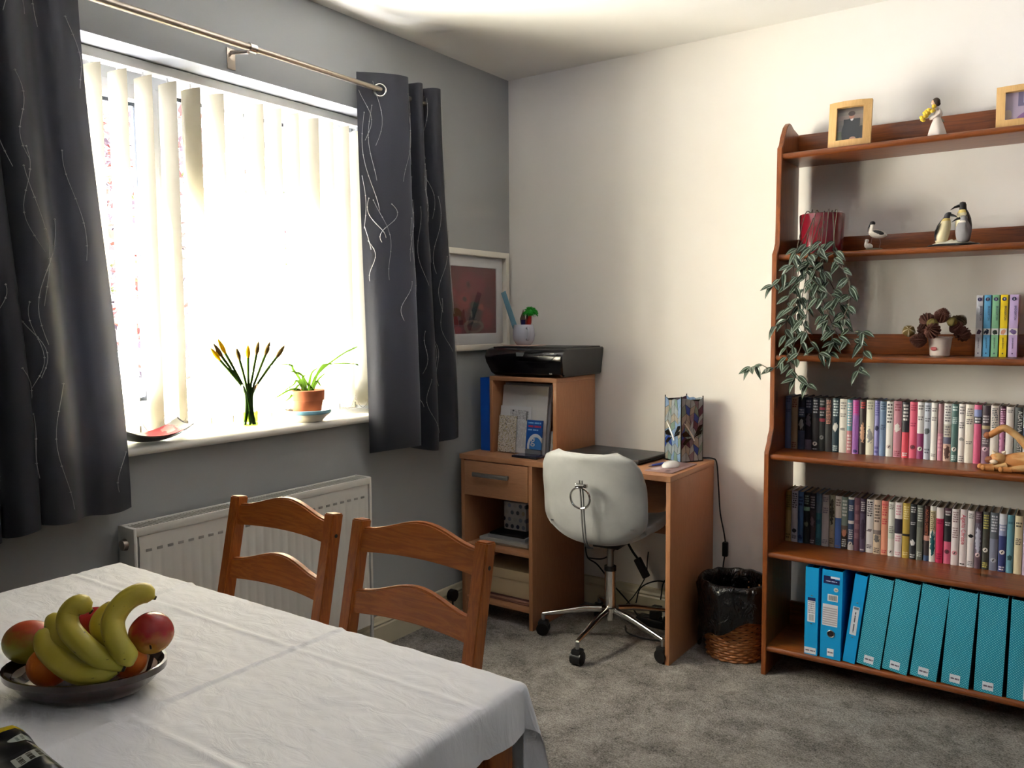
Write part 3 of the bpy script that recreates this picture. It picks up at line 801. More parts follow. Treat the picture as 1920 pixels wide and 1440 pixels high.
def banana(pts, label, r=0.0185):
    P = catmull(pts, 6); n = len(P); bm = nb()
    R = []
    for i in range(n):
        f = i/(n-1); R.append(r*(0.42 if f < .04 else 1)*min(1, 0.42+f*5.0)*min(1, 0.30+(1-f)*5.2)*(0.94+0.06*math.sin(PI*f)))
    tube(bm, P, R, 10)
    o = obj('banana', bm, M_banana, smooth=50)
    at = o.data.attributes.new('along', 'FLOAT', 'POINT'); at.data.foreach_set('value', [(i//10)/(n-1) for i in range(len(o.data.vertices))])
    tag(o, label, 'banana', 'bananas in the fruit bowl')
banana([(1.0888, -2.6091, 0.8624), (1.0768, -2.6226, 0.8736), (1.0697, -2.6349, 0.8615), (1.0824, -2.6399, 0.8429), (1.1151, -2.637, 0.8257), (1.1356, -2.6243, 0.8074), (1.1593, -2.6031, 0.7907)], 'banana on top with its stalk hooked over, left of centre in the bowl', .0155)
banana([(1.0372, -2.647, 0.8434), (1.0505, -2.6582, 0.8205), (1.0829, -2.6555, 0.8027), (1.1103, -2.6439, 0.7885), (1.1296, -2.6306, 0.7861), (1.1478, -2.6055, 0.7877)], 'lowest banana at the front of the bunch, over the orange', .0172)
banana([(1.0291, -2.6274, 0.8526), (1.0398, -2.6393, 0.8408), (1.0611, -2.6446, 0.8208), (1.0897, -2.6387, 0.8008), (1.1153, -2.622, 0.7889), (1.1455, -2.601, 0.7871)], 'banana between the lowest and the hooked one in the bowl', .0158)
banana([(1.1457, -2.5437, 0.8738), (1.1313, -2.5591, 0.8827), (1.1206, -2.5798, 0.8721), (1.1232, -2.5983, 0.8511), (1.143, -2.6049, 0.8283), (1.1598, -2.601, 0.8097), (1.1606, -2.5957, 0.7939)], 'banana standing highest, leaning on the red apple', .0162)
banana([(1.0906, -2.5715, 0.8581), (1.0814, -2.5848, 0.8504), (1.0833, -2.597, 0.8367), (1.1069, -2.6001, 0.8227), (1.1359, -2.5993, 0.8099)], 'banana tucked behind the tallest one in the bowl', .0145)

# ------------------------------------------------------------------ snack packet
t = thing('snack_packet', 'black foil snack packet with a yellow stripe, at the table corner', 'packet', (1.190, -2.812, TZ+.006), math.radians(173))
def pk(u, v, top=1):
    x = -0.13+0.20*u; y = -0.075+0.150*v
    e = min(u/0.13, 1, (1-u)/0.13)*min(1, v/0.12, (1-v)/0.12)
    h = 0.024*max(0, e)**0.6*(1+0.25*noise.noise(Vector((x*30, y*30, 2))))
    sag = -0.010*math.exp(-((u-0.90)/0.05)**2)*0
    return (x, y-0.008*math.sin(u*3)*(v-.5), 0.005+(h+0.0015 if top > 0 else 0)+0.002*math.sin(v*40)*(0.6 if u > 0.93 else 0))
bm = nb(); grid(bm, lambda u, v: pk(u, v, 1), 30, 24); grid(bm, lambda u, v: pk(u, v, -1), 30, 24)
bmesh.ops.remove_doubles(bm, verts=bm.verts[:], dist=0.0016)
YL = S(222, 190, 20)
M_pk = print_mat('black foil print', S(12, 12, 15), [('r', .845, .5, .040, .5, YL), ('e', .60, .62, .10, .14, S(176, 104, 50)), ('e', .57, .68, .05, .10, S(110, 50, 34)), ('e', .64, .17, .045, .09, S(178, 186, 176)), ('h', .64, .17, .03, .04, S(120, 128, 120), 2),
        ('r', .50, .11, .055, .045, S(190, 180, 172)), ('e', .43, .10, .045, .055, S(170, 166, 120)), ('r', .33, .22, .06, .12, S(180, 182, 172)), ('h', .33, .22, .05, .10, S(60, 56, 40), 3), ('e', .30, .62, .04, .06, S(180, 120, 70)), ('r', .42, .5, .02, .3, S(40, 40, 46))], 'xy', 0.3, coat=0.3)
obj('foil_bag', bm, M_pk, t, local=True, smooth=60)

# ------------------------------------------------------------------ office desk
DZ = 0.712; DXL, DXR, DYF, DYB = 0.05, 1.036, -0.46, -0.022
t = thing('computer_desk', 'beech-effect computer desk with one drawer and open shelves', 'desk', (0.54, -0.24, 0))
bm = nb()   # top with a rounded back-right corner
n = [(DXL, DYF), (DXR, DYF)]+[(DXR-.012+.012*math.cos(a), DYB-.012+.012*math.sin(a)) for a in (0, .8, PI/2)]+[(DXL, DYB)]
prism(bm, n, DZ-0.022, DZ, 'xy'); bmesh.ops.bevel(bm, geom=bm.edges[:], offset=.0015, segments=1, affect='EDGES')
obj('desktop', bm, BEECH_X, t)
for nm, x0 in (('left_panel', DXL+.006), ('middle_panel', 0.408), ('right_panel', DXR-.02)): bx(nm, x0, x0+.018, DYF+.004, DYB-.01, 0, DZ-.0225, BEECH_Z, t, .001)
bx('modesty_panel', 0.427, DXR-.021, DYB-.03, DYB-.014, 0.38, DZ-.0225, BEECH_X, t)
bx('back_panel', DXL+.025, 0.407, DYB-.016, DYB-.011, 0.05, DZ-.0225, BEECH_X, t)
for z in (0.312, 0.078): bx('shelf', DXL+.0245, 0.4075, DYF+.012, DYB-.018, z-.009, z+.009, BEECH_X, t, .001)
d = bx('drawer', DXL+.026, 0.406, DYF+.001, DYF+.018, 0.537, DZ-.026, BEECH_X, t, .0012)
bx('drawer_box', DXL+.04, 0.395, DYF+.0185, DYB-.05, 0.55, 0.64, BEECH_X, d)
bm = nb(); box(bm, 0.135, 0.320, DYF-.024, DYF-.014, 0.624, 0.642, .003)
for x in (0.15, 0.305): box(bm, x-.006, x+.006, DYF-.016, DYF+.003, 0.627, 0.639)
obj('handle', bm, pm('satin grey handle', S(158, 158, 156), .35, .8), d)
t = thing('desktop_hutch', 'open beech-effect cabinet on the desk under the printer', 'cabinet', (0.306, -0.185, DZ))
HX0, HX1, HYF, HYB, HZ = 0.135, 0.478, -0.35, -0.025, 1.045
for nm, x0 in (('left_side', HX0), ('right_side', HX1-.018)): bx(nm, x0, x0+.018, HYF, HYB, DZ, HZ-.0185, BEECH_Z, t, .001)
bx('top_board', HX0, HX1, HYF, HYB, HZ-.018, HZ, BEECH_X, t, .001)
bx('back_board', HX0+.0185, HX1-.0185, HYB-.006, HYB-.001, DZ+.002, HZ-.0185, BEECH_X, t)

# inside the hutch
def leaning(name, x0, x1, yb, yt, z0, z1, th, mat, label, cat, group=None):
    """flat sheet leaning back from (yb,z0) to (yt,z1)"""
    bm = nb(); prism(bm, [(yb, z0), (yt, z1), (yt+th, z1), (yb+th, z0)], x0, x1, 'yz'); o = obj(name, bm, mat, smooth=0)
    return tag(o, label, cat, group)
leaning('paper_wallet', 0.158, 0.402, -.300, -.262, DZ+.003, 1.012, .012, pm('grey card', S(176, 176, 180), .8), 'grey card wallet at the back of the papers in the desk cabinet', 'folder')
leaning('paper_sheaf', 0.162, 0.396, -.318, -.280, DZ+.004, 1.004, .006, M_paper, 'large blank white sheets standing behind the letter in the cabinet', 'paper')
leaning('letter', 0.163, 0.325, -.330, -.303, DZ+.005, 0.915, .0015, print_mat('printed letter', S(212, 212, 214), [('v', .62, .82, .3, .10, S(150, 150, 152), 13), ('v', .6, .4, .36, .3, S(186, 186, 190), 17), ('e', .42, .90, .03, .02, S(90, 90, 92)), ('r', .86, .8, .02, .1, S(110, 110, 110))], 'xz', .8), 'printed white letter standing in the desk cabinet', 'letter')
def pattern_mat():
    m, nt, b = base_mat('gold flecked envelope'); v = coords(nt, 'Generated')
    n = noise_tex(nt, v, 11, 2, 0.5, 1.5); f = mt(nt, 'LESS_THAN', mt(nt, 'ABSOLUTE', mt(nt, 'SUBTRACT', n, 0.5)), 0.035)
    n2 = noise_tex(nt, v, 17, 1, .5, 1.0); f2 = mt(nt, 'GREATER_THAN', n2, 0.63)
    nt.links.new(mixc(nt, f2, mixc(nt, f, S(216, 210, 204), S(164, 146, 90)), S(90, 84, 80)), b.inputs['Base Color']); b.inputs['Roughness'].default_value = .6
    return m
leaning('patterned_envelope', 0.170, 0.262, -.343, -.325, DZ+.006, 0.874, .004, pattern_mat(), 'narrow gold-patterned envelope in front of the letter', 'envelope')
BLU = S(22, 84, 176)
bk = leaning('blue_disc_case', 0.317, 0.395, -.343, -.327, DZ+.028, 0.862, .008, print_mat('blue cover', BLU, [('e', .62, .12, .52, .42, S(206, 212, 220)), ('e', .64, .10, .40, .32, S(60, 130, 206)), ('h', .5, .91, .42, .05, S(120, 180, 236), 1), ('h', .5, .79, .42, .06, S(200, 60, 90), 1), ('h', .42, .67, .34, .04, S(140, 190, 236), 1)], 'xz', .3, coat=.4), 'bright blue language disc case marked with a white g, leaning in the cabinet', 'booklet')  # language disc case, drawn as a thin leaning slab
text_obj('cover_letter', 'g', 0.05, (0.357, -0.3446, DZ+.068), Matrix.Rotation(-0.11, 3, 'X') @ ROT_FRONT, M_paper, bk)
bx_ = bx('stand_block', 0.317, 0.396, -.346, -.333, DZ+.001, DZ+.026, pm('grey stand', S(120, 120, 122), .7)); tag(bx_, 'small grey block propping up the blue disc case', 'block')
leaning('greeting_card', 0.412, 0.458, -.300, -.285, DZ+.002, 0.815, .002, print_mat('flower card', S(206, 202, 200), [('e', .5, .62, .32, .24, S(196, 180, 70)), ('e', .5, .66, .14, .12, S(120, 110, 40)), ('e', .4, .22, .25, .12, S(170, 120, 110))], 'xz', .7, .4, .05), 'small card with a yellow flower at the right of the cabinet', 'card')
t = thing('soft_toy', 'small white soft toy in the dark corner of the cabinet', 'toy', (0.440, -.215, DZ+.12))
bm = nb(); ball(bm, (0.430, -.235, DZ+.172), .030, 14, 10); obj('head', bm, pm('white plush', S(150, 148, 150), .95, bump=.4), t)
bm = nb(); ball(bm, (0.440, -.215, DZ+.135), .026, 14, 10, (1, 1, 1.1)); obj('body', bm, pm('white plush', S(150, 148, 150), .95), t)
bx('toy_box', 0.412, 0.458, -.26, -.14, DZ+.001, DZ+.109, pm('dark box', S(40, 36, 38), .7)); o = COL.objects['toy_box']; tag(o, 'dark box under the white soft toy in the cabinet', 'box')
tb = thing('tablet', 'dark blue tablet lying on the desk in front of the cabinet', 'tablet', (0.355, -.365, DZ))
bx('case', 0.298, 0.425, -.42, -.352, DZ+.0005, DZ+.010, pm('navy tablet', S(16, 24, 48), .3), tb, .003)
bx('screen', 0.306, 0.417, -.414, -.358, DZ+.010, DZ+.0112, pm('tablet glass', S(10, 18, 60), .1), tb)
t = thing('ring_file', 'tall blue file standing between the grey wall and the cabinet', 'file', (0.098, -.19, DZ))
bm = nb(); prism(bm, [(0.070, -.33), (0.122, -.33), (0.122, -.05), (0.119, -.05), (0.119, -.325), (0.073, -.325), (0.073, -.05), (0.070, -.05)], DZ+.001, 1.035, 'xy'); obj('cover', bm, pm('blue plastic file', S(14, 84, 190), .35), t, smooth=0)
bx('page_block', 0.076, 0.116, -.30, -.06, DZ+.004, 1.01, M_paper, t)

# ------------------------------------------------------------------ printer, mug and pens
t = thing('inkjet_printer', 'black inkjet printer on top of the desk cabinet', 'printer', (0.317, -.19, HZ))
QX0, QX1, QZ0, QZ1 = 0.122, 0.515, HZ+.004, 1.168
bm = nb()
sec = [(-.015, QZ0), (-.322, QZ0), (-.345, QZ0+.012), (-.366, QZ0+.060), (-.370, QZ0+.082), (-.362, QZ1-.018), (-.345, QZ1-.006), (-.32, QZ1), (-.015, QZ1)]
A = []
for x, k in ((QX0+.016, .0), (QX0+.004, .006), (QX0, .014), (QX1, .014), (QX1-.0, .014), (QX1-.004, .006), (QX1-.016, 0)):
    pass
xs = [QX0, QX0+.006, QX1-.006, QX1]; rows = []
for i, x in enumerate(xs):
    ins = .006 if i in (0, 3) else 0.0
    row = []
    for y, z in sec:
        yy = y+(ins if y < -.2 else -ins*0.3); zz = min(max(z, QZ0+ins), QZ1-ins)
        tap = 0.020*max(0, (QZ0+.07-z)/.07)
        xx = x+(tap if i < 2 else -tap*.6)
        row.append(bm.verts.new((xx, yy, zz)))
    rows.append(row)
for r0, r1 in zip(rows, rows[1:]):
    for k in range(len(sec)): bm.faces.new((r0[k], r0[(k+1) % len(sec)], r1[(k+1) % len(sec)], r1[k]))
bm.faces.new(rows[0]); bm.faces.new(list(reversed(rows[-1]))); bmesh.ops.recalc_face_normals(bm, faces=bm.faces[:])
obj('body', bm, M_blackgloss, t, smooth=35)
bx('scanner_lid', QX0+.012, QX1-.012, -.318, -.025, QZ1-.001, QZ1+.004, pm('matt black lid', S(20, 20, 24), .45), t, .0015)
for x in (QX0+.06, QX1-.06): bx('foot', x-.012, x+.012, -.28, -.06, HZ, QZ0+.003, M_black, t)
bm = nb(); prism(bm, [(0.293, QZ1-.040), (0.323, QZ1-.040), (0.328, QZ1-.018), (0.288, QZ1-.018)], -.3685, -.360, 'xz'); obj('display', bm, pm('grey display', S(120, 124, 126), .3), t, smooth=0)
bm = nb(); tube(bm, catmull([(0.29, -.371, QZ0+.066), (0.40, -.371, QZ0+.060), (0.455, -.372, QZ0+.068), (0.495, -.366, QZ0+.098)], 6), .0012, 6); obj('trim_line', bm, pm('dark chrome', S(90, 92, 96), .2, .9), t)
st = bx('sticker', 0.441, 0.455, -.3475, -.343, QZ0+.012, QZ0+.030, pm('sticker', S(190, 190, 190), .5), t, .001)
bx('sticker_mark', 0.4445, 0.4515, -.3482, -.347, QZ0+.016, QZ0+.026, M_black, st)
bx('badge', 0.455, 0.475, -.3655, -.362, QZ1-.022, QZ1-.0195, pm('badge grey', S(140, 140, 142), .3, .8), t)
QT = QZ1+.004
o = bx('coaster', 0.125, 0.265, -.235, -.095, QT+.0003, QT+.004, print_mat('coaster print', S(206, 178, 164), [('e', .4, .4, .3, .3, S(196, 110, 96)), ('e', .7, .6, .2, .2, S(220, 200, 190))], 'xy', .5, .4, .1)); tag(o, 'thin square coaster under the mug on the printer', 'coaster')
MC = Vector((0.192, -.165, QT+.0045))
t = thing('mug', 'rounded pale grey mug holding scissors and pens', 'mug', MC)
bm = nb(); lathe(bm, [(0, 0), (.030, 0), (.036, .004), (.046, .02), (.050, .042), (.048, .068), (.044, .088), (.043, .090), (.041, .088), (.045, .066), (.046, .04), (.042, .018), (.03, .008), (0, .006)], MC, 30); obj('cup', bm, pm('pale grey glaze', S(198, 200, 212), .25, coat=.4, var=.03), t)
bm = nb(); a = math.radians(-38); hv = Vector((math.cos(a), math.sin(a), 0)); tube(bm, catmull([MC+hv*.043+Vector((0, 0, .074)), MC+hv*.066+Vector((0, 0, .074)), MC+hv*.072+Vector((0, 0, .050)), MC+hv*.062+Vector((0, 0, .026)), MC+hv*.046+Vector((0, 0, .024))], 5), .0065, 8, sq=.8); obj('handle', bm, pm('pale grey glaze', S(198, 200, 212), .25), t)
bm = nb(); M_ = Matrix.Translation(MC+Vector((-.022, 0, .010))) @ Matrix.Rotation(-0.38, 4, 'Y')
box(bm, -.012, .014, -.0015, .0015, 0, .245, .0005, M_); o = obj('ruler', bm, pm('blue clear ruler', S(116, 158, 176), .25)); tag(o, 'pale blue ruler leaning left out of the mug', 'ruler')
t = thing('scissors', 'scissors with pointed blades up in the mug', 'scissors', MC+Vector((-.005, .005, .012)))
bm = nb(); prism(bm, [(MC.x-.014, MC.z+.06), (MC.x+.008, MC.z+.06), (MC.x+.010, MC.z+.10), (MC.x-.006, MC.z+.158), (MC.x-.024, MC.z+.115)], MC.y+.004, MC.y+.006, 'xz'); obj('blades', bm, pm('brass steel', S(170, 158, 136), .3, .9), t, smooth=0)
bx('grip', MC.x-.013, MC.x+.010, MC.y-.004, MC.y+.0035, MC.z+.012, MC.z+.112, pm('navy grip', S(24, 24, 78), .4), t, .003)
t = thing('novelty_pen', 'pen with a red body and spiky green rubber hair', 'pen', MC+Vector((.026, 0, .012)))
bm = nb(); tube(bm, [MC+Vector((.014, .0, .012)), MC+Vector((.024, 0, .07)), MC+Vector((.028, 0, .10)), MC+Vector((.034, 0, .135))], [.004, .006, .011, .007], 12); obj('body', bm, pm('red rubber', S(200, 44, 34), .4), t)
bm = nb(); c = MC+Vector((.036, 0, .145)); ball(bm, c, .018, 12, 8)
for i in range(150):
    th = rnd.uniform(0, 2*PI); ph = math.acos(rnd.uniform(-.35, 1)); d = Vector((math.sin(ph)*math.cos(th), math.sin(ph)*math.sin(th), math.cos(ph)))
    tube(bm, [c+d*.012, c+d*.026+Vector((0, 0, -.002)), c+d*.036+Vector((0, 0, -.010))], [.0022, .0017, .0006], 4)
stuff(obj('rubber_hair', bm, pm('green rubber', S(34, 170, 40), .5), t, smooth=60))
for dx, dy, h, c, nm, lab in ((.004, .014, .15, S(60, 30, 28), 'pencil', 'dark pencil standing in the mug behind the scissors'), (.012, -.008, .12, S(140, 50, 44), 'pencil', 'short red pencil standing in the front of the mug'), (.002, .022, .165, S(70, 90, 90), 'ballpoint_pen', 'slim grey pen standing at the back of the mug')):
    bm = nb(); p0 = MC+Vector((dx, dy, .012)); p1 = MC+Vector((dx*1.7, dy*1.2, h)); tube(bm, [p0, p0.lerp(p1, .93), p1], [.0036, .0036, .0012], 8); o = obj(nm, bm, pm(lab, c, .5)); tag(o, lab, 'pen' if 'pen' == nm[-3:] else 'pencil')

# ------------------------------------------------------------------ on the desk
M_lap = pm('graphite laptop lid', S(78, 80, 84), .38, .5)
t = thing('laptop', 'closed dark grey laptop lying on the desk behind the office chair', 'laptop', (0.665, -.185, DZ), math.radians(-4))
def lb(nm, x0, x1, y0, y1, z0, z1, m, p, bev=.0): bm = nb(); box(bm, x0, x1, y0, y1, z0, z1, bev); return obj(nm, bm, m, p, local=True)
lb('base', -.18, .18, -.12, .12, .003, .014, M_black, t, .003); l = lb('lid', -.18, .18, -.12, .12, .0145, .0225, M_lap, t, .003)
lb('logo', -.018, .018, -.006, .006, .0224, .0229, pm('logo grey', S(130, 132, 136), .3, .8), l); lb('front_lip', .06, .165, -.1215, -.119, .009, .013, M_steel, t)
for x in (-.15, .15): lb('foot', x-.01, x+.01, -.1, .1, 0, .0035, M_black, t)
bm = nb(); box(bm, 0.905, 1.018, -.405, -.172, DZ+.0004, DZ+.0045, .001, Matrix.Translation((0, 0, 0)))
o = obj('mouse_mat', bm, print_mat('mauve photo mat', S(150, 122, 122), [('e', .7, .6, .2, .3, S(176, 140, 136)), ('e', .3, .3, .2, .2, S(186, 166, 164)), ('r', .8, .2, .1, .1, S(110, 84, 90))], 'xy', .5, .5, .15)); tag(o, 'mauve patterned mouse mat at the front corner of the desk', 'mouse mat')
t = thing('computer_mouse', 'white rounded computer mouse on the mauve mat', 'mouse', (0.958, -.285, DZ+.0045))
bm = nb(); ball(bm, (0.958, -.285, DZ+.0085), .03, 20, 12, (1.0, 1.75, .62))
for v in bm.verts: v.co.z = max(v.co.z, DZ+.0048)
obj('shell', bm, pm('white mouse shell', S(224, 222, 220), .25), t); bm = nb(); tube(bm, [(0.958, -.322, DZ+.015), (0.958, -.312, DZ+.020)], .004, 8); obj('wheel', bm, M_steel, t)
t = thing('ballpoint_pen', 'blue ballpoint pen lying beside the white mouse', 'pen', (0.914, -.27, DZ+.0045))
bm = nb(); tube(bm, [(0.899, -.335, DZ+.0095), (0.912, -.27, DZ+.0095), (0.925, -.215, DZ+.0095)], .0045, 8); obj('barrel', bm, pm('blue pen', S(36, 60, 150), .3), t)
bm = nb(); tube(bm, [(0.895, -.352, DZ+.0095), (0.899, -.335, DZ+.0095)], [.001, .0045], 8); obj('tip', bm, M_steel, t)

# stained-glass lamp
LC = Vector((0.930, -.098, DZ)); LS = 0.053; LH = 0.262; LA = math.radians(60)
t = thing('stained_glass_lamp', 'square stained-glass dragonfly lamp on the desk corner', 'lamp', LC, LA)
GL = [pm('lamp glass '+k, c, .16, var=.25, vs=60, coat=.3) for k, c in (('grey', S(150, 160, 164)), ('green', S(124, 146, 136)), ('blue', S(130, 156, 190)), ('cobalt', S(60, 84, 160)), ('mauve', S(128, 112, 122)), ('stone', S(160, 154, 142)), ('plum', S(90, 60, 78)))]
M_white_jewel = pm('white jewel glass', S(232, 226, 214), .1, coat=.5); M_wing = pm('dark wing glass', S(26, 28, 28), .2, coat=.4)
rl = random.Random(4)
NC, NR = 5, 8
for side in range(4):
    R_ = Matrix.Rotation(side*PI/2, 4, 'Z')
    J = {}
    for i in range(NC+1):
        for j in range(NR+1):
            x = -LS+2*LS*i/NC; z = 0.004+(LH-.012)*j/NR
            if 0 < i < NC: x += rl.uniform(-.006, .006)
            if 0 < j < NR: z += rl.uniform(-.006, .006)+(0.010 if i % 2 else -0.010)
            if j == NR: z += rl.uniform(-.010, .006) if 0 < i < NC else .006
            J[i, j] = (x, z)
    for i in range(NC):
        for j in range(NR):
            P = [J[i, j], J[i+1, j], J[i+1, j+1], J[i, j+1]]; cx = sum(p[0] for p in P)/4; cz = sum(p[1] for p in P)/4
            P = [(cx+(x-cx)*.90, cz+(z-cz)*.95) for x, z in P]
            bm = nb(); vs = prism(bm, P, -LS-.0012, -LS+.0012, 'xz'); bm.transform(R_)
            g = rl.choice([0, 0, 1, 5, 4, 0, 6] if side % 2 == 0 else [0, 0, 1, 2, 2, 5, 2]); 
            if rl.random() < .10: g = 3
            obj('glass_pane', bm, GL[g], t, local=True, smooth=0)
    bm = nb(); box(bm, -LS+.001, LS-.001, -LS-.0005, -LS+.0005, .004, LH-.010); bm.transform(R_); obj('came_sheet', bm, M_lead, t, local=True, smooth=0)
    bm = nb(); box(bm, -LS-.0016, -LS+.0016, -LS-.0022, -LS+.0010, 0, LH+.004); bm.transform(R_); obj('corner_came', bm, M_lead, t, local=True, smooth=0)
    bm = nb(); box(bm, -LS, LS, -LS-.002, -LS+.002, 0.0, .005); bm.transform(R_); obj('base_came', bm, M_lead, t, local=True, smooth=0)
    for w in (((-.006, .104), (-.03, .128), (-.049, .118), (-.045, .104)), ((-.002, .098), (-.03, .094), (-.046, .076), (-.038, .070)), ((.012, .106), (.046, .134), (.050, .150), (.034, .146)), ((.010, .100), (.044, .112), (.050, .128), (.036, .124))):
        bm = nb(); prism(bm, list(w), -LS-.0032, -LS-.0012, 'xz'); bm.transform(R_); obj('dragonfly_wing', bm, M_wing, t, local=True, smooth=0)
    bm = nb(); tube(bm, [(-.038, -LS-.003, .158), (-.020, -LS-.003, .136), (.004, -LS-.003, .100), (.010, -LS-.003, .086)], [.0015, .0022, .0034, .0026], 6); bm.transform(R_); obj('dragonfly_body', bm, M_white_jewel, t, local=True)
bm = nb(); tube(bm, [(0, 0, 0), (0, 0, .11)], .012, 12); obj('lamp_holder', bm, M_black, t, local=True)
bm = nb(); ball(bm, (0, 0, .14), .028, 14, 10, (1, 1, 1.2)); obj('bulb', bm, pm('unlit frosted bulb', S(220, 220, 216), .3), t, local=True)
bm = nb(); box(bm, -LS, LS, -LS, LS, 0, .004); obj('base_plate', bm, M_lead, t, local=True)
t = thing('lamp_cable', 'black lamp cable with an inline switch hanging beside the desk', 'cable', (1.07, -.03, 0.25))
bm = nb(); tube(bm, catmull([(0.985, -.03, DZ+.005), (1.025, -.028, DZ+.006), (1.045, -.03, DZ-.012), (1.056, -.035, .60), (1.066, -.04, .50), (1.085, -.045, .42), (1.092, -.045, .36), (1.084, -.045, .29), (1.075, -.04, .20), (1.06, -.04, .05), (1.058, -.035, .008)], 6), .0028, 6); obj('flex', bm, M_cable, t)
bx('inline_switch', 1.080, 1.102, -.056, -.034, 0.325, 0.385, M_black, t, .005)

# ------------------------------------------------------------------ desk shelves
def dots_mat(name, base, cols, sc_=5.0, axes='xz', r=.30):
    m, nt, b = base_mat(name); v = coords(nt, 'Generated')
    sep = node(nt, 'ShaderNodeSeparateXYZ'); nt.links.new(v, sep.inputs[0])
    U = mt(nt, 'MULTIPLY', sep.outputs['XYZ'.index(axes[0].upper())], sc_); V_ = mt(nt, 'MULTIPLY', sep.outputs['XYZ'.index(axes[1].upper())], sc_)
    U = mt(nt, 'ADD', U, mt(nt, 'MULTIPLY', mt(nt, 'FLOOR', V_), 0.5))
    du = mt(nt, 'SUBTRACT', mt(nt, 'FRACT', U), .5); dv = mt(nt, 'SUBTRACT', mt(nt, 'FRACT', V_), .5)
    d = mt(nt, 'SQRT', mt(nt, 'ADD', mt(nt, 'MULTIPLY', du, du), mt(nt, 'MULTIPLY', dv, dv)))
    wn = node(nt, 'ShaderNodeTexWhiteNoise', noise_dimensions='2D'); cb = node(nt, 'ShaderNodeCombineXYZ'); nt.links.new(mt(nt, 'FLOOR', U), cb.inputs[0]); nt.links.new(mt(nt, 'FLOOR', V_), cb.inputs[1]); nt.links.new(cb.outputs[0], wn.inputs['Vector'])
    cr = node(nt, 'ShaderNodeValToRGB'); cr.color_ramp.interpolation = 'CONSTANT'
    for i, c in enumerate(cols):
        e = cr.color_ramp.elements[i] if i < 2 else cr.color_ramp.elements.new(i/len(cols)); e.position = i/len(cols); e.color = c
    nt.links.new(wn.outputs['Value'], cr.inputs[0])
    nt.links.new(mixc(nt, mt(nt, 'LESS_THAN', d, r), base, cr.outputs[0]), b.inputs['Base Color']); b.inputs['Roughness'].default_value = .6
    return m
SH1, SH2 = 0.3215, 0.0875
def flat(name, x0, x1, y0, y1, z0, z1, rz, mat, label, cat, bev=.001):
    bm = nb(); c = Vector(((x0+x1)/2, (y0+y1)/2, 0)); M_ = Matrix.Translation(c) @ Matrix.Rotation(rz, 4, 'Z') @ Matrix.Translation(-c)
    box(bm, x0, x1, y0, y1, z0, z1, bev, M_, 1); return tag(obj(name, bm, mat, smooth=0), label, cat)
flat('magazine', .105, .375, -.405, -.195, SH1+.0005, SH1+.007, .05, pm('tan magazine', S(150, 132, 112), .6), 'tan magazine at the bottom of the pile on the desk shelf', 'magazine')
flat('magazine', .110, .370, -.400, -.20, SH1+.0075, SH1+.022, -.03, pm('pale grey magazine', S(182, 180, 174), .6), 'thick pale grey magazine in the middle of the desk-shelf pile', 'magazine')
flat('notebook', .145, .335, -.385, -.225, SH1+.0225, SH1+.036, .04, pm('grey notebook', S(150, 152, 156), .5), 'slim grey notebook on the magazines on the desk shelf', 'notebook')
flat('booklet', .150, .330, -.380, -.23, SH1+.0365, SH1+.044, .02, pm('black booklet', S(22, 22, 26), .4), 'black booklet on top of the desk-shelf pile', 'booklet')
flat('tissue_box', .172, .290, -.30, -.19, SH1+.0445, SH1+.168, 0, dots_mat('spotted card', S(206, 206, 210), [S(40, 50, 100), S(180, 168, 140), S(190, 190, 192), S(130, 140, 168), S(60, 70, 90)], 4.0), 'white tissue box with blue and beige spots on the desk shelf', 'box')
for k, (c, lab) in enumerate(((S(120, 78, 64), 'brown folder lowest under the beige box'), (S(166, 120, 100), 'pinkish folder second from bottom under the beige box'), (S(96, 60, 52), 'dark folder directly under the beige box'))):
    flat('folder', .078+.01*k, .392-.008*k, -.425+.008*k, -.12, SH2+.0005+.0065*k, SH2+.0065+.0065*k, .01*k, pm(lab, c, .6), lab, 'folder')
t = thing('storage_box', 'beige card storage box with a lid on the lowest desk shelf', 'box', (.235, -.275, SH2+.020))
M_box = pm('beige linen card', S(198, 176, 140), .7)
bx('box_base', .095, .378, -.405, -.13, SH2+.0205, SH2+.105, M_box, t, .001); bx('lid', .092, .381, -.408, -.127, SH2+.095, SH2+.136, M_box, t, .001)
t = thing('small_round_object', 'small round black object by the desk leg at the skirting', 'wheel', (0.035, -.50, 0.065))  # round black object of unknown use, drawn as a short disc on a stem
bm = nb(); tube(bm, [(0.022, -.497, .092), (0.046, -.497, .092)], .026, 18); obj('wheel', bm, M_black, t)
bm = nb(); tube(bm, [(0.034, -.497, .092), (0.034, -.497, .002)], .004, 8); obj('stem', bm, M_black, t)

# ------------------------------------------------------------------ cables and power strip under the desk
t = thing('power_strip', 'black power strip on the carpet under the desk', 'power strip', (0.86, -.10, 0))
bx('housing', .74, 1.0, -.145, -.085, 0.001, .035, M_black, t, .004)
for i in range(4): bx('socket', .765+.06*i, .795+.06*i, -.13, -.10, .0345, .037, pm('dark grey', S(50, 50, 52), .5), t)
bx('plug', .80, .84, -.14, -.09, .037, .085, M_black, t, .005)
bx('plug', .86, .90, -.14, -.09, .037, .085, pm('white plug', S(200, 198, 194), .4), t, .005)
def cable(label, pts, r=.003): bm = nb(); tube(bm, catmull(pts, 7), r, 6); o = obj('cable', bm, M_cable); tag(o, label, 'cable', 'cables under the desk')
cable('black cable looping in a wide arch above the power strip', [(.70, -.06, .06), (.72, -.05, .13), (.80, -.04, .17), (.88, -.04, .15), (.90, -.06, .09), (.89, -.08, .05)])
cable('black cable arching highest beside the right desk panel', [(.82, -.07, .10), (.83, -.05, .18), (.90, -.045, .20), (.97, -.05, .14), (.99, -.07, .07), (.985, -.10, .038)])
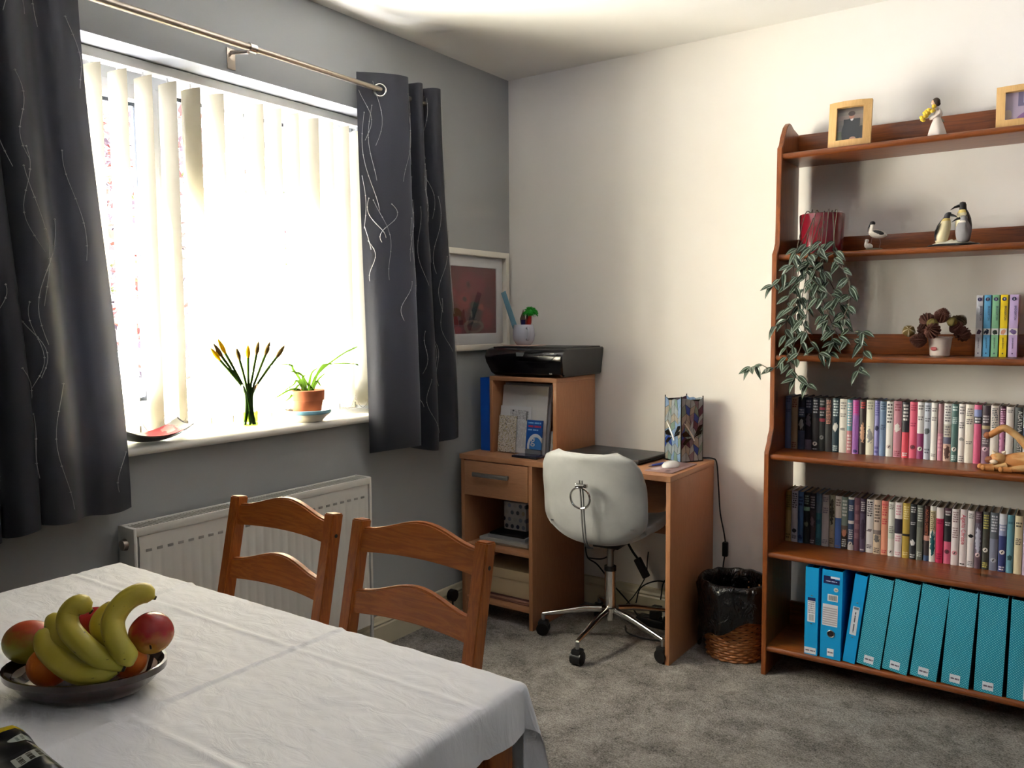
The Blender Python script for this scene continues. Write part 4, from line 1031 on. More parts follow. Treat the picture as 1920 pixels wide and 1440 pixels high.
cable('black cable running from the left desk panel down behind the chair stem', [(.44, -.05, .30), (.45, -.045, .22), (.50, -.04, .19), (.58, -.05, .12), (.66, -.06, .06), (.73, -.10, .02)], .0035)
cable('black cable hanging from the seat height to the left desk panel', [(.60, -.06, .34), (.585, -.05, .27), (.53, -.045, .225), (.45, -.045, .215)])
cable('thin black cable coiled low on the carpet under the chair', [(.72, -.20, .006), (.76, -.26, .006), (.84, -.28, .006), (.93, -.25, .006), (.99, -.19, .006), (.97, -.15, .02)])
t = thing('cable_adapter', 'black inline adapter hanging under the desk behind the chair', 'adapter', (.73, -.08, .18))
bm = nb(); M_ = Matrix.Translation((.735, -.075, .225)) @ Matrix.Rotation(-.55, 4, 'Y'); box(bm, -.016, .016, -.012, .012, -.045, .045, .006, M_); obj('adapter_body', bm, M_black, t)
bm = nb(); tube(bm, catmull([(.66, -.07, .33), (.69, -.075, .29), (.715, -.075, .262)], 5), .005, 8); tube(bm, catmull([(.765, -.075, .30), (.760, -.075, .26), (.752, -.075, .19), (.70, -.07, .10), (.66, -.07, .05)], 5), .0025, 6); obj('lead', bm, M_cable, t)

# ------------------------------------------------------------------ office chair
OC = Vector((0.735, -.36, 0)); OA = math.radians(4)
t = thing('office_chair', 'grey velvet swivel chair with a ring pull on its back', 'chair', OC, OA)
def velvet():
    m, nt, b = base_mat('grey velvet'); v = coords(nt); n = noise_tex(nt, v, 7, 4, .6, .5); n2 = noise_tex(nt, v, 500, 2)
    nt.links.new(mixc(nt, n, S(142, 142, 140), S(182, 182, 180)), b.inputs['Base Color']); b.inputs['Roughness'].default_value = .7
    b.inputs['Sheen Weight'].default_value = .7; b.inputs['Sheen Roughness'].default_value = .35; add_bump(nt, b, n2, .1, .002)
    return m
M_vel = velvet()
PROF = catmull([(0, .225, .440), (0, .17, .462), (0, .05, .448), (0, -.07, .432), (0, -.140, .424), (0, -.190, .456), (0, -.210, .540), (0, -.220, .635), (0, -.236, .720), (0, -.256, .793)], 8)
def shell(u, v):
    f = v*(len(PROF)-1); i = min(int(f), len(PROF)-2); p = PROF[i].lerp(PROF[i+1], f-i); tn = (PROF[i+1]-PROF[i]).normalized()
    def lerp_tab(tab, q):
        for (a, A_), (b_, B_) in zip(tab, tab[1:]):
            if q <= b_: k = (q-a)/(b_-a); k = k*k*(3-2*k); return A_+(B_-A_)*k
        return tab[-1][1]
    w = lerp_tab([(0, .16), (.10, .205), (.25, .225), (.38, .205), (.46, .180), (.54, .185), (.66, .222), (.80, .222), (.88, .212), (.95, .188), (1.0, .120)], v)
    s = (u-.5)*2
    se = math.copysign(abs(s)**.92, s)
    nrm = Vector((0, -tn.z, tn.y))
    curl = lerp_tab([(0, .01), (.2, .045), (.40, .055), (.52, .055), (.75, .065), (1, .045)], v)
    if nrm.dot(Vector((0, .5, .5))) < 0: nrm = -nrm
    q = p+nrm*curl*(abs(s)**2.4)
    dip = -.010*math.exp(-((abs(s))/.45)**2)*(1 if v > .93 else 0)*(v-.93)/.07
    return (w*se, q.y, q.z+dip)
bm = nb(); grid(bm, shell, 36, 60)
bmesh.ops.recalc_face_normals(bm, faces=bm.faces[:])
sol = bmesh.ops.solidify(bm, geom=bm.faces[:], thickness=.030)
bmesh.ops.recalc_face_normals(bm, faces=bm.faces[:])
for _ in range(2): bmesh.ops.smooth_vert(bm, verts=bm.verts[:], factor=.4, use_axis_x=True, use_axis_y=True, use_axis_z=True)
obj('upholstered_shell', bm, M_vel, t, local=True, smooth=75)
def back_at(v, s=0.0, out=.0):
    a = Vector(shell(.5+s/2, v)); return a+Vector((0, -out, 0))
CHK = 0
bm = nb()
for dx in (-.005, .005): tube(bm, [back_at(.44+.42*i/20, 0, .0)+Vector((dx, -.0345, -.004)) for i in range(21)], .0034, 6)
SEAM = obj('piped_seam', bm, pm('dark grey piping', S(104, 103, 103), .7), t, local=True)
r0 = back_at(.80, 0, .034)
bm = nb(); box(bm, -.024, .024, r0.y-.012, r0.y+.004, r0.z+.016, r0.z+.030, .003); tube(bm, [(-.016, r0.y-.012, r0.z+.022), (.016, r0.y-.012, r0.z+.022)], .010, 12); obj('ring_clasp', bm, M_chrome, t, local=True)
bm = nb(); tube(bm, [(.040*math.cos(a), r0.y-.014-.004*math.sin(a), r0.z-.022+.040*math.sin(a)) for a in [2*PI*i/32 for i in range(33)]], .0042, 8, cap=False); obj('pull_ring', bm, M_chrome, t, local=True)
bm = nb(); box(bm, -.055, .055, -.05, .08, .388, .402, .004); obj('seat_plate', bm, M_black, t, local=True)
bm = nb(); tube(bm, [(0, 0, .28), (0, 0, .40)], .0135, 16); obj('gas_strut', bm, M_steel, t, local=True)
bm = nb(); tube(bm, [(0, 0, .288), (0, 0, .306)], .024, 20); obj('strut_collar', bm, M_black, t, local=True)
bm = nb(); tube(bm, [(0, 0, .13), (0, 0, .292)], .0225, 22); obj('column', bm, M_chrome, t, local=True)
bm = nb(); lathe(bm, [(0, .085), (.014, .085), (.016, .118), (.036, .124), (.036, .140), (.026, .146), (0, .146)], (0, 0, 0), 24); obj('hub', bm, M_chrome, t, local=True)
for k in range(5):
    a = math.radians(-88+72*k)-OA; d = Vector((math.cos(a), math.sin(a), 0)); e = d*.275
    bm = nb(); tube(bm, [d*.022+Vector((0, 0, .130)), d*.10+Vector((0, 0, .124)), e+Vector((0, 0, .086))], [.0145, .013, .0085], 12); lg = obj('base_arm', bm, M_chrome, t, local=True)
    bm = nb(); tube(bm, [e+Vector((0, 0, .060)), e+Vector((0, 0, .086))], .0075, 10); obj('castor_stem', bm, M_steel, lg, local=True)
    bm = nb(); sd = Vector((-d.y, d.x, 0))
    pts = [e+sd*w_ for w_ in (-.021, .021)]
    tube(bm, [pts[0]+Vector((0, 0, .026)), pts[1]+Vector((0, 0, .026))], .0255, 18)
    M_ = Matrix.Translation(e) @ Matrix.Rotation(a, 4, 'Z'); box(bm, -.022, .020, -.020, .020, .026, .060, .008, M_); obj('castor', bm, M_black, lg, local=True)

# ------------------------------------------------------------------ waste basket
WB = Vector((1.192, -.205, 0))
t = thing('waste_basket', 'brown wicker waste basket lined with a black bag', 'basket', WB)
M_wick = pm('brown willow', S(172, 108, 56), .45, var=.4, vs=50)
def wr(z): return .100+.026*(z/.27)
bm = nb(); NS = 30
for k in range(26):
    z = .006+k*.0102; ph = k % 2
    pts = []
    for i in range(NS*3+1):
        a = 2*PI*i/(NS*3); off = .0042*math.cos(NS/2*a*1.0+PI*ph)
        pts.append(WB+Vector(((wr(z)+off)*math.cos(a), (wr(z)+off)*math.sin(a), z)))
    tube(bm, pts, .0052, 5, cap=False)
stuff(obj('woven_willow', bm, M_wick, t, smooth=60))
for k in range(NS):
    a = 2*PI*(k+.5)/NS; bm = nb(); tube(bm, [WB+Vector((wr(z)*math.cos(a), wr(z)*math.sin(a), z)) for z in (.002, .14, .272)], .0032, 5); obj('stake', bm, M_wick, t)
bm = nb(); lathe(bm, [(0, .004), (.096, .004), (.096, .008), (0, .008)], WB, 24); obj('base', bm, M_wick, t)
def liner(u, v):
    th = 2*PI*u
    low = .128+.050*math.cos(th)-0.05*math.exp(-((th-PI*1.15)/.45)**2)+.010*math.sin(5*th)
    n = noise.noise(Vector((math.cos(th)*4, math.sin(th)*4, v*6)))
    if v < .62:
        f = v/.62; z = low+(.285-low)*f; r = wr(z)+.016+.014*(1-f)*(1+.6*math.sin(7*th))+.012*n
    elif v < .75:
        f = (v-.62)/.13; z = .285+.014*math.sin(f*PI)+.006*n; r = wr(.28)+.016-.026*f
    else:
        f = (v-.75)/.25; z = .285-.21*f; r = wr(.28)-.010-.025*f+.010*n
    return WB+Vector((r*math.cos(th), r*math.sin(th), z))
bm = nb(); grid(bm, liner, 72, 30); bmesh.ops.remove_doubles(bm, verts=bm.verts[:], dist=.0005)
m, nt, b = base_mat('black bin liner'); b.inputs['Base Color'].default_value = S(12, 12, 14); b.inputs['Roughness'].default_value = .22
nz = noise_tex(nt, mapped(nt, coords(nt), (1, 1, .5), False), 26, 3, .6, 1.2); add_bump(nt, b, nz, .8, .02)
lo = obj('bin_liner', bm, m, t, smooth=180)
# ------------------------------------------------------------------ bookcase
BX0, BX1, BYB = 1.337, 2.285, -.040
t = thing('bookcase', 'tall open stained pine bookcase against the white wall', 'bookcase', (1.81, -.19, 0))
side = [(BYB, 0), (-.335, 0), (-.338, .80), (-.338, .812), (-.322, .835), (-.312, .848), (-.306, .865), (-.290, .885), (-.286, .90), (-.288, 1.500), (-.288, 1.512), (-.272, 1.528), (-.258, 1.552), (-.255, 1.60), (-.250, 1.885), (-.232, 1.90), (-.222, 1.925), (-.190, 1.968), (-.165, 1.985), (-.145, 1.985), (-.12, 1.975), (BYB, 1.962)]
for x0 in (BX0, BX1-.018):
    bm = nb(); prism(bm, side, x0, x0+.018, 'yz'); bmesh.ops.bevel(bm, geom=bm.edges[:], offset=.002, segments=2, affect='EDGES'); obj('side_panel', bm, PINE_Z, t)
SZ = [1.867, 1.511, 1.155, 0.806, 0.452, 0.107]; SY = [-.246, -.272, -.284, -.332, -.332, -.332]
for z, yf in zip(SZ, SY):
    bm = nb(); th = .021; r = th/2
    sec = [(BYB, z-th), (yf+r, z-th)]+[(yf+r-r*math.cos(a), z-r+r*math.sin(a)) for a in [(-.5+i/8)*PI for i in range(1, 8)]]+[(yf+r, z), (BYB, z)]
    prism(bm, sec, BX0+.0182, BX1-.0182, 'yz'); obj('shelf', bm, PINE_X, t)
for z, h in ((SZ[0], .095), (SZ[1], .068), (SZ[2], .072), (SZ[5], .088)):
    bx('upstand', BX0+.0185, BX1-.0185, BYB-.016, BYB, z+.0003, z+h, PINE_X, t, .002)

# ------------------------------------------------------------------ books
M_pages = pm('book pages', S(176, 158, 140), .9, var=.1, vs=80)
def book_mat(name, bands, ink=None, text=(), badge=None, blob=None):
    """bands [(from height 0..1, colour)]; text [(z0,z1,lines)]; badge (z,colour); blob (z,rz,colour)"""
    m, nt, b = base_mat(name); v = coords(nt, 'Generated'); sep = node(nt, 'ShaderNodeSeparateXYZ'); nt.links.new(v, sep.inputs[0])
    U, Z = sep.outputs[0], sep.outputs[2]
    col = bands[0][1]
    for z0, c in bands[1:]: col = mixc(nt, mt(nt, 'GREATER_THAN', Z, z0), col, c)
    if blob:
        zc, rz, c = blob; du = mt(nt, 'MULTIPLY', mt(nt, 'SUBTRACT', U, .5), 2.6); dv = mt(nt, 'DIVIDE', mt(nt, 'SUBTRACT', Z, zc), rz)
        d = mt(nt, 'ADD', mt(nt, 'MULTIPLY', du, du), mt(nt, 'MULTIPLY', dv, dv)); d = mt(nt, 'ADD', d, mt(nt, 'MULTIPLY', mt(nt, 'SUBTRACT', noise_tex(nt, mapped(nt, v, (2.5, 1, 14)), 1.6, 3), .5), 3.2))
        col = mixc(nt, mt(nt, 'LESS_THAN', d, .9), col, c)
    for z0, z1, n in text:
        tt = mt(nt, 'MULTIPLY', mt(nt, 'DIVIDE', mt(nt, 'SUBTRACT', Z, z0), z1-z0), float(n))
        f = mt(nt, 'MULTIPLY', mt(nt, 'GREATER_THAN', Z, z0), mt(nt, 'LESS_THAN', Z, z1))
        f = mt(nt, 'MULTIPLY', f, mt(nt, 'LESS_THAN', mt(nt, 'ABSOLUTE', mt(nt, 'SUBTRACT', mt(nt, 'FRACT', tt), .5)), .30))
        f = mt(nt, 'MULTIPLY', f, mt(nt, 'LESS_THAN', mt(nt, 'ABSOLUTE', mt(nt, 'SUBTRACT', U, .5)), .36))
        w = node(nt, 'ShaderNodeTexNoise', noise_dimensions='1D'); w.inputs['Scale'].default_value = 7.0; w.inputs['Detail'].default_value = 1
        nt.links.new(mt(nt, 'ADD', U, mt(nt, 'MULTIPLY', mt(nt, 'FLOOR', tt), 5.3)), w.inputs['W'])
        f = mt(nt, 'MULTIPLY', f, mt(nt, 'GREATER_THAN', w.outputs['Fac'], .40))
        col = mixc(nt, f, col, ink)
    if badge:
        zc, c = badge; du = mt(nt, 'DIVIDE', mt(nt, 'SUBTRACT', U, .5), .36); dv = mt(nt, 'DIVIDE', mt(nt, 'SUBTRACT', Z, zc), .040)
        d = mt(nt, 'ADD', mt(nt, 'MULTIPLY', du, du), mt(nt, 'MULTIPLY', dv, dv)); col = mixc(nt, mt(nt, 'LESS_THAN', d, 1.0), col, c)
        col = mixc(nt, mt(nt, 'LESS_THAN', mt(nt, 'ADD', mt(nt, 'MULTIPLY', du, du), mt(nt, 'MULTIPLY', mt(nt, 'SUBTRACT', dv, du), mt(nt, 'SUBTRACT', dv, du))), .16), col, S(70, 64, 66))
    put(nt, b.inputs['Base Color'], col); b.inputs['Roughness'].default_value = .42; b.inputs['Coat Weight'].default_value = .15
    return m

def book(x0, x1, yf, yb, z0, h, mat, label, cat='book', group=None, paperback=False, page=None):
    t = thing('paperback_book' if paperback else 'hardback_book', label, cat, ((x0+x1)/2, (yf+yb)/2, z0), 0, group)
    w = x1-x0; g = .0004; a, b = x0+g, x1-g; c = .0018 if not paperback else .0006; bul = .0035 if not paperback else .001
    n = 6; out = [(a+(b-a)*i/n, yf+bul-bul*math.sin(PI*i/n)) for i in range(n+1)]; inn = [(b-c-(b-a-2*c)*i/n, yf+bul+c-bul*math.sin(PI*i/n)) for i in range(n+1)]
    bm = nb(); prism(bm, out+[(b, yb), (b-c, yb)]+inn+[(a+c, yb), (a, yb)], z0, z0+h, 'xy'); obj('cover', bm, mat, t, smooth=50)
    ins = .003 if not paperback else .0005
    bx('page_block', a+c+.0003, b-c-.0003, yf+bul+c+.001, yb-.003, z0+ins, z0+h-ins, page or M_pages, t)
    return t
w_, k_ = S(226, 222, 214), S(26, 26, 30)
def D(*a): return a
ROW1 = [
 (1.357, 1.379, D((0, S(92, 104, 142))), S(60, 70, 104), ((.88, .97, 2), (.70, .76, 2)), None, None, 'plain slate blue hardback, leftmost in the upper hardback row'),
 (1.380, 1.403, D((0, S(150, 124, 96))), S(112, 54, 36), ((.80, .97, 4), (.03, .14, 3)), None, None, 'tan hardback with dark red lettering, second in the upper row'),
 (1.404, 1.428, D((0, S(66, 74, 100)), (.36, k_), (.62, S(60, 72, 100)), (.80, S(30, 36, 58))), S(170, 176, 190), ((.64, .78, 3),), None, (.48, .10, S(150, 148, 146)), 'dark blue hardback with a portrait panel, third in the upper row'),
 (1.429, 1.453, D((0, S(108, 100, 118)), (.20, S(20, 22, 38)), (.70, S(36, 44, 72))), S(150, 156, 178), ((.80, .96, 3),), None, (.56, .12, S(104, 96, 112)), 'navy hardback with a grey bust figure, fourth in the upper row'),
 (1.454, 1.477, D((0, S(60, 58, 62)), (.62, S(38, 42, 56))), S(206, 210, 216), ((.70, .97, 5), (.01, .05, 1)), (.13, w_), None, 'charcoal hardback with white title and low white badge, fifth in the upper row'),
 (1.478, 1.499, D((0, S(50, 54, 56)), (.56, S(176, 70, 90)), (.62, S(52, 58, 64)), (.78, S(186, 76, 98)), (.83, S(44, 46, 50))), S(190, 190, 192), ((.86, .97, 2), (.66, .76, 2)), (.26, S(150, 154, 152)), None, 'charcoal hardback with two rose bands, upper row'),
 (1.500, 1.523, D((0, S(66, 66, 68)), (.5, S(56, 50, 50))), S(216, 150, 130), ((.52, .97, 16),), None, None, 'dark grey hardback with small red and white print, upper row'),
 (1.524, 1.547, D((0, S(40, 62, 74)),), S(206, 220, 222), ((.66, .97, 6), (.02, .13, 3)), None, (.46, .08, S(224, 222, 216)), 'dark teal hardback with a white skull shape, upper row'),
 (1.548, 1.574, D((0, S(230, 224, 214)),), S(150, 144, 140), ((.80, .95, 3), (.66, .74, 2)), None, (.44, .03, S(170, 164, 160)), 'plain cream hardback between the teal and the turquoise-pink ones, upper row'),
 (1.574, 1.592, D((0, S(196, 128, 134)), (.42, S(112, 160, 172))), S(226, 210, 210), ((.50, .95, 9), (.05, .36, 5)), None, None, 'narrow turquoise and pink hardback, upper row'),
 (1.593, 1.615, D((0, S(152, 96, 172)), (.72, S(176, 84, 162))), S(196, 40, 130), ((.75, .97, 5),), None, (.05, .03, S(60, 44, 104)), 'bright purple hardback with magenta title, upper row'),
 (1.616, 1.637, D((0, S(58, 46, 46)),), S(206, 70, 70), ((.84, .97, 3),), None, (.40, .18, S(206, 160, 130)), 'dark brown hardback with peach figures on the spine, upper row'),
 (1.638, 1.664, D((0, S(230, 226, 206)),), S(170, 168, 150), ((.82, .97, 3),), None, (.36, .14, S(150, 150, 150)), 'cream hardback with pencil-sketch figures, upper row'),
 (1.665, 1.682, D((0, S(150, 146, 202)),), S(90, 84, 160), ((.72, .97, 6), (.03, .18, 2)), None, (.50, .05, S(40, 40, 84)), 'narrow lavender blue hardback, upper row'),
 (1.682, 1.703, D((0, S(114, 138, 172)), (.82, S(130, 156, 186))), S(60, 76, 104), ((.84, .97, 3), (.48, .58, 3)), None, None, 'steel blue hardback right of the lavender one, upper row'),
 (1.703, 1.725, D((0, S(234, 232, 228)),), S(90, 84, 86), ((.60, .97, 6),), (.18, S(214, 200, 196)), None, 'white hardback with large grey title left of the dusty pink one, upper row'),
 (1.726, 1.752, D((0, S(200, 136, 152)),), S(150, 70, 90), ((.82, .96, 3), (.02, .12, 3)), None, (.52, .08, S(232, 226, 224)), 'dusty pink hardback with a white figure on its spine, upper row'),
 (1.753, 1.775, D((0, S(224, 78, 96)), (.46, S(48, 46, 54))), S(226, 222, 220), ((.66, .97, 5), (.03, .10, 2)), None, None, 'hardback half black and half coral red, upper row'),
 (1.776, 1.800, D((0, S(226, 98, 126)),), S(176, 54, 84), ((.56, .64, 2), (.84, .96, 3)), (.20, S(140, 52, 70)), None, 'coral pink hardback right of the black and red one, upper row'),
 (1.800, 1.821, D((0, S(150, 60, 112)), (.45, S(230, 226, 224))), S(120, 116, 118), ((.86, .96, 2), (.68, .76, 2)), (.18, w_), None, 'hardback white above and magenta below with a badge, upper row'),
 (1.821, 1.842, D((0, S(184, 190, 204)),), S(96, 98, 112), ((.84, .96, 3), (.66, .74, 2), (.10, .2, 2)), None, (.50, .06, S(84, 90, 96)), 'silver grey hardback with a dark swan shape, upper row'),
 (1.842, 1.861, D((0, S(236, 232, 226)),), S(140, 132, 130), ((.84, .92, 2), (.68, .76, 2), (.06, .12, 2)), None, None, 'narrow white hardback left of the dusty rose one, upper row'),
 (1.862, 1.879, D((0, S(204, 138, 158)), (.48, S(172, 132, 138))), S(226, 170, 184), ((.16, .44, 4),), None, None, 'narrow dusty rose hardback, upper row'),
 (1.880, 1.903, D((0, S(214, 178, 160)), (.30, S(96, 96, 120)), (.42, S(196, 190, 178)), (.64, S(230, 226, 222))), S(120, 116, 120), ((.68, .97, 6), (.44, .62, 4)), None, (.16, .12, S(92, 62, 56)), 'hardback white above with a picture strip below, upper row'),
 (1.903, 1.923, D((0, S(82, 116, 112)),), S(206, 222, 218), ((.88, .97, 2), (.66, .78, 4), (.02, .12, 3)), (.22, w_), None, 'sea green hardback with a white badge, upper row'),
 (1.924, 1.943, D((0, S(232, 224, 218)),), S(120, 112, 112), ((.82, .97, 3), (.58, .70, 3), (.02, .12, 3)), None, (.40, .03, S(160, 156, 152)), 'off-white hardback right of the sea green one, upper row'),
 (1.943, 1.968, D((0, S(232, 222, 206)),), S(120, 110, 106), ((.80, .94, 4), (.66, .76, 3), (.32, .38, 2)), None, None, 'cream hardback left of the rose pink one, upper row'),
 (1.968, 1.990, D((0, S(208, 92, 128)), (.68, S(58, 58, 66)), (.80, S(134, 144, 190)), (.92, S(208, 92, 128))), S(226, 222, 222), ((.69, .79, 2),), None, None, 'rose pink hardback with blue and black title boxes, upper row'),
 (1.990, 2.014, D((0, S(150, 112, 132)), (.30, S(104, 88, 98)), (.60, S(176, 158, 120)), (.66, S(70, 58, 66))), S(196, 188, 190), ((.70, .84, 3), (.34, .5, 4)), (.26, S(226, 196, 206)), None, 'dark mauve ornate hardback with a pink badge, upper row'),
 (2.015, 2.039, D((0, S(216, 206, 196)),), S(84, 88, 92), ((.62, .96, 12), (.06, .12, 2)), None, None, 'pale stone hardback with tall grey lettering, upper row'),
 (2.040, 2.058, D((0, S(112, 54, 88)), (.9, S(80, 36, 60))), S(212, 158, 190), ((.70, .97, 7),), None, (.36, .34, S(186, 122, 158)), 'narrow maroon hardback with pink streaks, upper row'),
 (2.058, 2.080, D((0, S(228, 220, 212)),), S(140, 134, 130), ((.90, .96, 2),), None, None, 'plain white hardback behind the cat figurine, upper row'),
 (2.081, 2.104, D((0, S(104, 108, 104)), (.5, S(70, 74, 74))), None, (), None, None, 'dark grey hardback with a tall white author name, upper row'),
 (2.105, 2.125, D((0, S(232, 228, 222)), (.52, S(70, 84, 120)), (.66, S(232, 228, 222))), S(60, 60, 60), ((.02, .08, 2),), None, None, 'white hardback with a navy patch, rightmost in the upper row'),
]
ROW2 = [
 (1.357, 1.378, D((0, S(168, 138, 84)), (.62, S(146, 120, 50))), S(96, 78, 30), ((.66, .92, 6), (.05, .16, 2)), None, None, 'mustard brown hardback, leftmost in the lower hardback row'),
 (1.379, 1.402, D((0, S(206, 198, 208)),), S(70, 62, 76), ((.66, .96, 7), (.06, .14, 3)), (.22, S(60, 58, 66)), None, 'pale lilac hardback with dark title, second in the lower row'),
 (1.403, 1.423, D((0, S(80, 116, 170)),), S(30, 48, 92), ((.72, .92, 3), (.04, .10, 2)), None, (.12, .04, S(34, 60, 120)), 'mid blue hardback, third in the lower row'),
 (1.424, 1.445, D((0, S(40, 46, 50)), (.64, S(128, 176, 150)), (.72, S(36, 42, 44))), S(150, 170, 160), ((.76, .95, 4),), None, (.38, .05, S(120, 130, 110)), 'black hardback with a pale green band, lower row'),
 (1.446, 1.467, D((0, S(72, 62, 70)), (.68, S(46, 48, 60))), S(170, 166, 172), ((.70, .95, 5), (.02, .1, 2)), None, (.45, .10, S(110, 98, 110)), 'dark brown-grey hardback with a faint figure, lower row'),
 (1.468, 1.488, D((0, S(62, 124, 138)), (.62, S(96, 124, 148))), S(34, 80, 96), ((.03, .14, 3),), None, (.46, .05, S(44, 96, 122)), 'teal hardback, sixth in the lower row'),
 (1.489, 1.514, D((0, S(208, 204, 204)),), S(140, 140, 156), ((.86, .96, 3), (.64, .76, 3), (.05, .14, 3)), None, None, 'pale grey hardback right of the teal one, lower row'),
 (1.515, 1.534, D((0, S(176, 160, 138)), (.40, S(168, 164, 140))), S(84, 76, 56), ((.06, .18, 3),), None, (.68, .28, S(66, 58, 46)), 'narrow beige hardback with a dark upright stroke, lower row'),
 (1.535, 1.557, D((0, S(78, 110, 178)), (.58, S(218, 208, 204))), S(130, 110, 108), ((.80, .95, 3), (.02, .06, 1)), None, None, 'hardback cream above and royal blue below, lower row'),
 (1.557, 1.579, D((0, S(52, 44, 44)), (.30, S(112, 96, 88)), (.45, S(128, 146, 140))), S(220, 224, 220), ((.62, .95, 5), (.04, .2, 4)), None, (.30, .08, S(206, 138, 110)), 'grey-green hardback with a peach spot on dark foot, lower row'),
 (1.580, 1.600, D((0, S(216, 212, 212)), (.10, S(62, 80, 118)), (.50, S(224, 222, 220)), (.56, S(62, 82, 122)), (.96, S(224, 222, 222))), S(214, 216, 222), ((.74, .86, 3), (.20, .40, 5)), (.12, w_), None, 'navy hardback with white bands and badge, lower row'),
 (1.601, 1.621, D((0, S(112, 76, 92)),), S(140, 104, 116), ((.2, .9, 4),), None, None, 'plain plum hardback, lower row'),
 (1.621, 1.640, D((0, S(92, 78, 104)), (.72, S(70, 52, 76))), S(212, 204, 210), ((.76, .95, 5), (.02, .06, 1)), None, (.42, .22, S(60, 46, 70)), 'dark purple mottled hardback with white title, lower row'),
 (1.641, 1.665, D((0, S(228, 224, 228)),), S(70, 66, 78), ((.68, .97, 7), (.08, .16, 3)), None, (.42, .03, S(130, 120, 130)), 'white hardback with black title left of the beige picture one, lower row'),
 (1.666, 1.690, D((0, S(222, 204, 180)), (.36, S(130, 120, 118)), (.44, S(210, 190, 176))), S(96, 80, 74), ((.02, .12, 3), (.58, .92, 6)), None, (.28, .07, S(110, 108, 108)), 'beige hardback with a grey hat picture, lower row'),
 (1.691, 1.713, D((0, S(226, 154, 128)), (.9, S(226, 128, 120))), S(206, 70, 80), ((.72, .95, 5), (.56, .68, 3), (.03, .1, 2)), None, None, 'salmon pink hardback, lower row'),
 (1.714, 1.735, D((0, S(228, 228, 224)), (.32, S(206, 216, 206)), (.5, S(226, 228, 224))), S(130, 130, 130), ((.86, .96, 3), (.42, .56, 4)), (.08, S(214, 206, 206)), None, 'white hardback with pale mint shading, lower row'),
 (1.735, 1.759, D((0, S(230, 222, 226)), (.43, S(54, 48, 68)), (.70, S(230, 220, 224))), S(206, 150, 170), ((.76, .96, 4), (.28, .40, 3), (.03, .1, 2)), None, None, 'white hardback with a dark picture panel, lower row'),
 (1.760, 1.783, D((0, S(190, 162, 74)), (.40, k_), (.44, S(192, 164, 78))), S(232, 216, 160), ((.70, .95, 6), (.05, .12, 2)), None, None, 'mustard yellow hardback with a thin black band, lower row'),
 (1.783, 1.804, D((0, S(44, 46, 52)),), S(206, 206, 208), ((.84, .96, 3), (.62, .68, 2), (.02, .10, 2)), None, (.30, .06, S(216, 214, 212)), 'black hardback with a small white figure, lower row'),
 (1.805, 1.825, D((0, S(118, 122, 114)), (.6, S(100, 104, 98))), S(206, 210, 204), ((.70, .96, 6), (.06, .16, 3)), None, None, 'grey-green hardback right of the black figure one, lower row'),
 (1.826, 1.845, D((0, S(70, 96, 140)), (.10, S(70, 62, 66)), (.37, S(206, 150, 140)), (.46, S(66, 34, 34))), None, (), None, None, 'dark maroon hardback with a tall orange author name, lower row'),
 (1.845, 1.864, D((0, S(230, 226, 222)), (.55, S(206, 192, 160)), (.92, S(230, 226, 222))), S(110, 96, 62), ((.58, .90, 9),), None, (.32, .22, S(26, 88, 96)), 'white hardback with a teal oval and gold panel, lower row'),
 (1.864, 1.887, D((0, S(206, 46, 92)), (.80, S(230, 220, 220))), S(150, 30, 66), ((.70, .78, 2), (.06, .18, 3)), None, None, 'crimson hardback with a white top, lower row'),
 (1.888, 1.910, D((0, S(214, 104, 136)), (.40, S(44, 44, 50)), (.9, S(86, 52, 72))), S(212, 208, 212), ((.68, .76, 2), (.86, .96, 2)), (.22, S(120, 54, 72)), None, 'hardback black above and pink below, lower row'),
 (1.911, 1.934, D((0, S(232, 222, 224)),), S(150, 120, 126), ((.76, .96, 5), (.48, .68, 5)), (.22, S(214, 150, 160)), None, 'white hardback with a pink badge left of the red-lettered one, lower row'),
 (1.935, 1.957, D((0, S(232, 222, 224)),), k_, ((.02, .06, 1),), None, None, 'white hardback with a tall red author name, lower row'),
 (1.958, 1.979, D((0, S(232, 226, 226)),), S(150, 146, 150), ((.86, .96, 3), (.03, .12, 3)), None, (.56, .03, k_), 'white hardback with a small black bird, lower row'),
 (1.980, 2.000, D((0, S(106, 82, 94)), (.22, S(96, 86, 104)), (.8, S(84, 62, 76))), S(150, 130, 140), ((.86, .97, 3),), (.24, S(222, 200, 206)), (.50, .24, S(186, 186, 204)), 'dark mauve hardback with a pale skeletal figure, lower row'),
 (2.001, 2.022, D((0, S(74, 74, 68)),), S(196, 186, 96), ((.70, .96, 6), (.03, .13, 3)), (.34, w_), None, 'dark olive hardback with yellow lettering, lower row'),
 (2.023, 2.047, D((0, S(126, 130, 150)), (.55, S(96, 102, 112))), S(206, 208, 216), ((.66, .96, 6),), (.18, S(176, 180, 194)), None, 'slate grey hardback right of the dark olive one, lower row'),
 (2.048, 2.070, D((0, S(56, 66, 122)), (.62, S(150, 158, 192)), (.82, S(222, 222, 232))), S(226, 226, 236), ((.70, .95, 5), (.02, .1, 2)), (.34, w_), None, 'royal blue hardback fading to white at the top, lower row'),
 (2.071, 2.091, D((0, S(104, 160, 176)), (.84, S(96, 150, 166))), S(60, 110, 124), ((.84, .90, 1),), None, (.26, .05, S(46, 86, 92)), 'sky blue hardback with a dark boat shape, lower row'),
 (2.092, 2.115, D((0, S(226, 214, 178)),), S(90, 84, 70), ((.80, .90, 2), (.5, .62, 4)), None, None, 'cream yellow hardback, second from the right in the lower row'),
 (2.116, 2.136, D((0, S(186, 166, 190)),), S(120, 100, 130), ((.7, .95, 5),), None, None, 'lilac hardback, rightmost in the lower row'),
]
rb = random.Random(2)
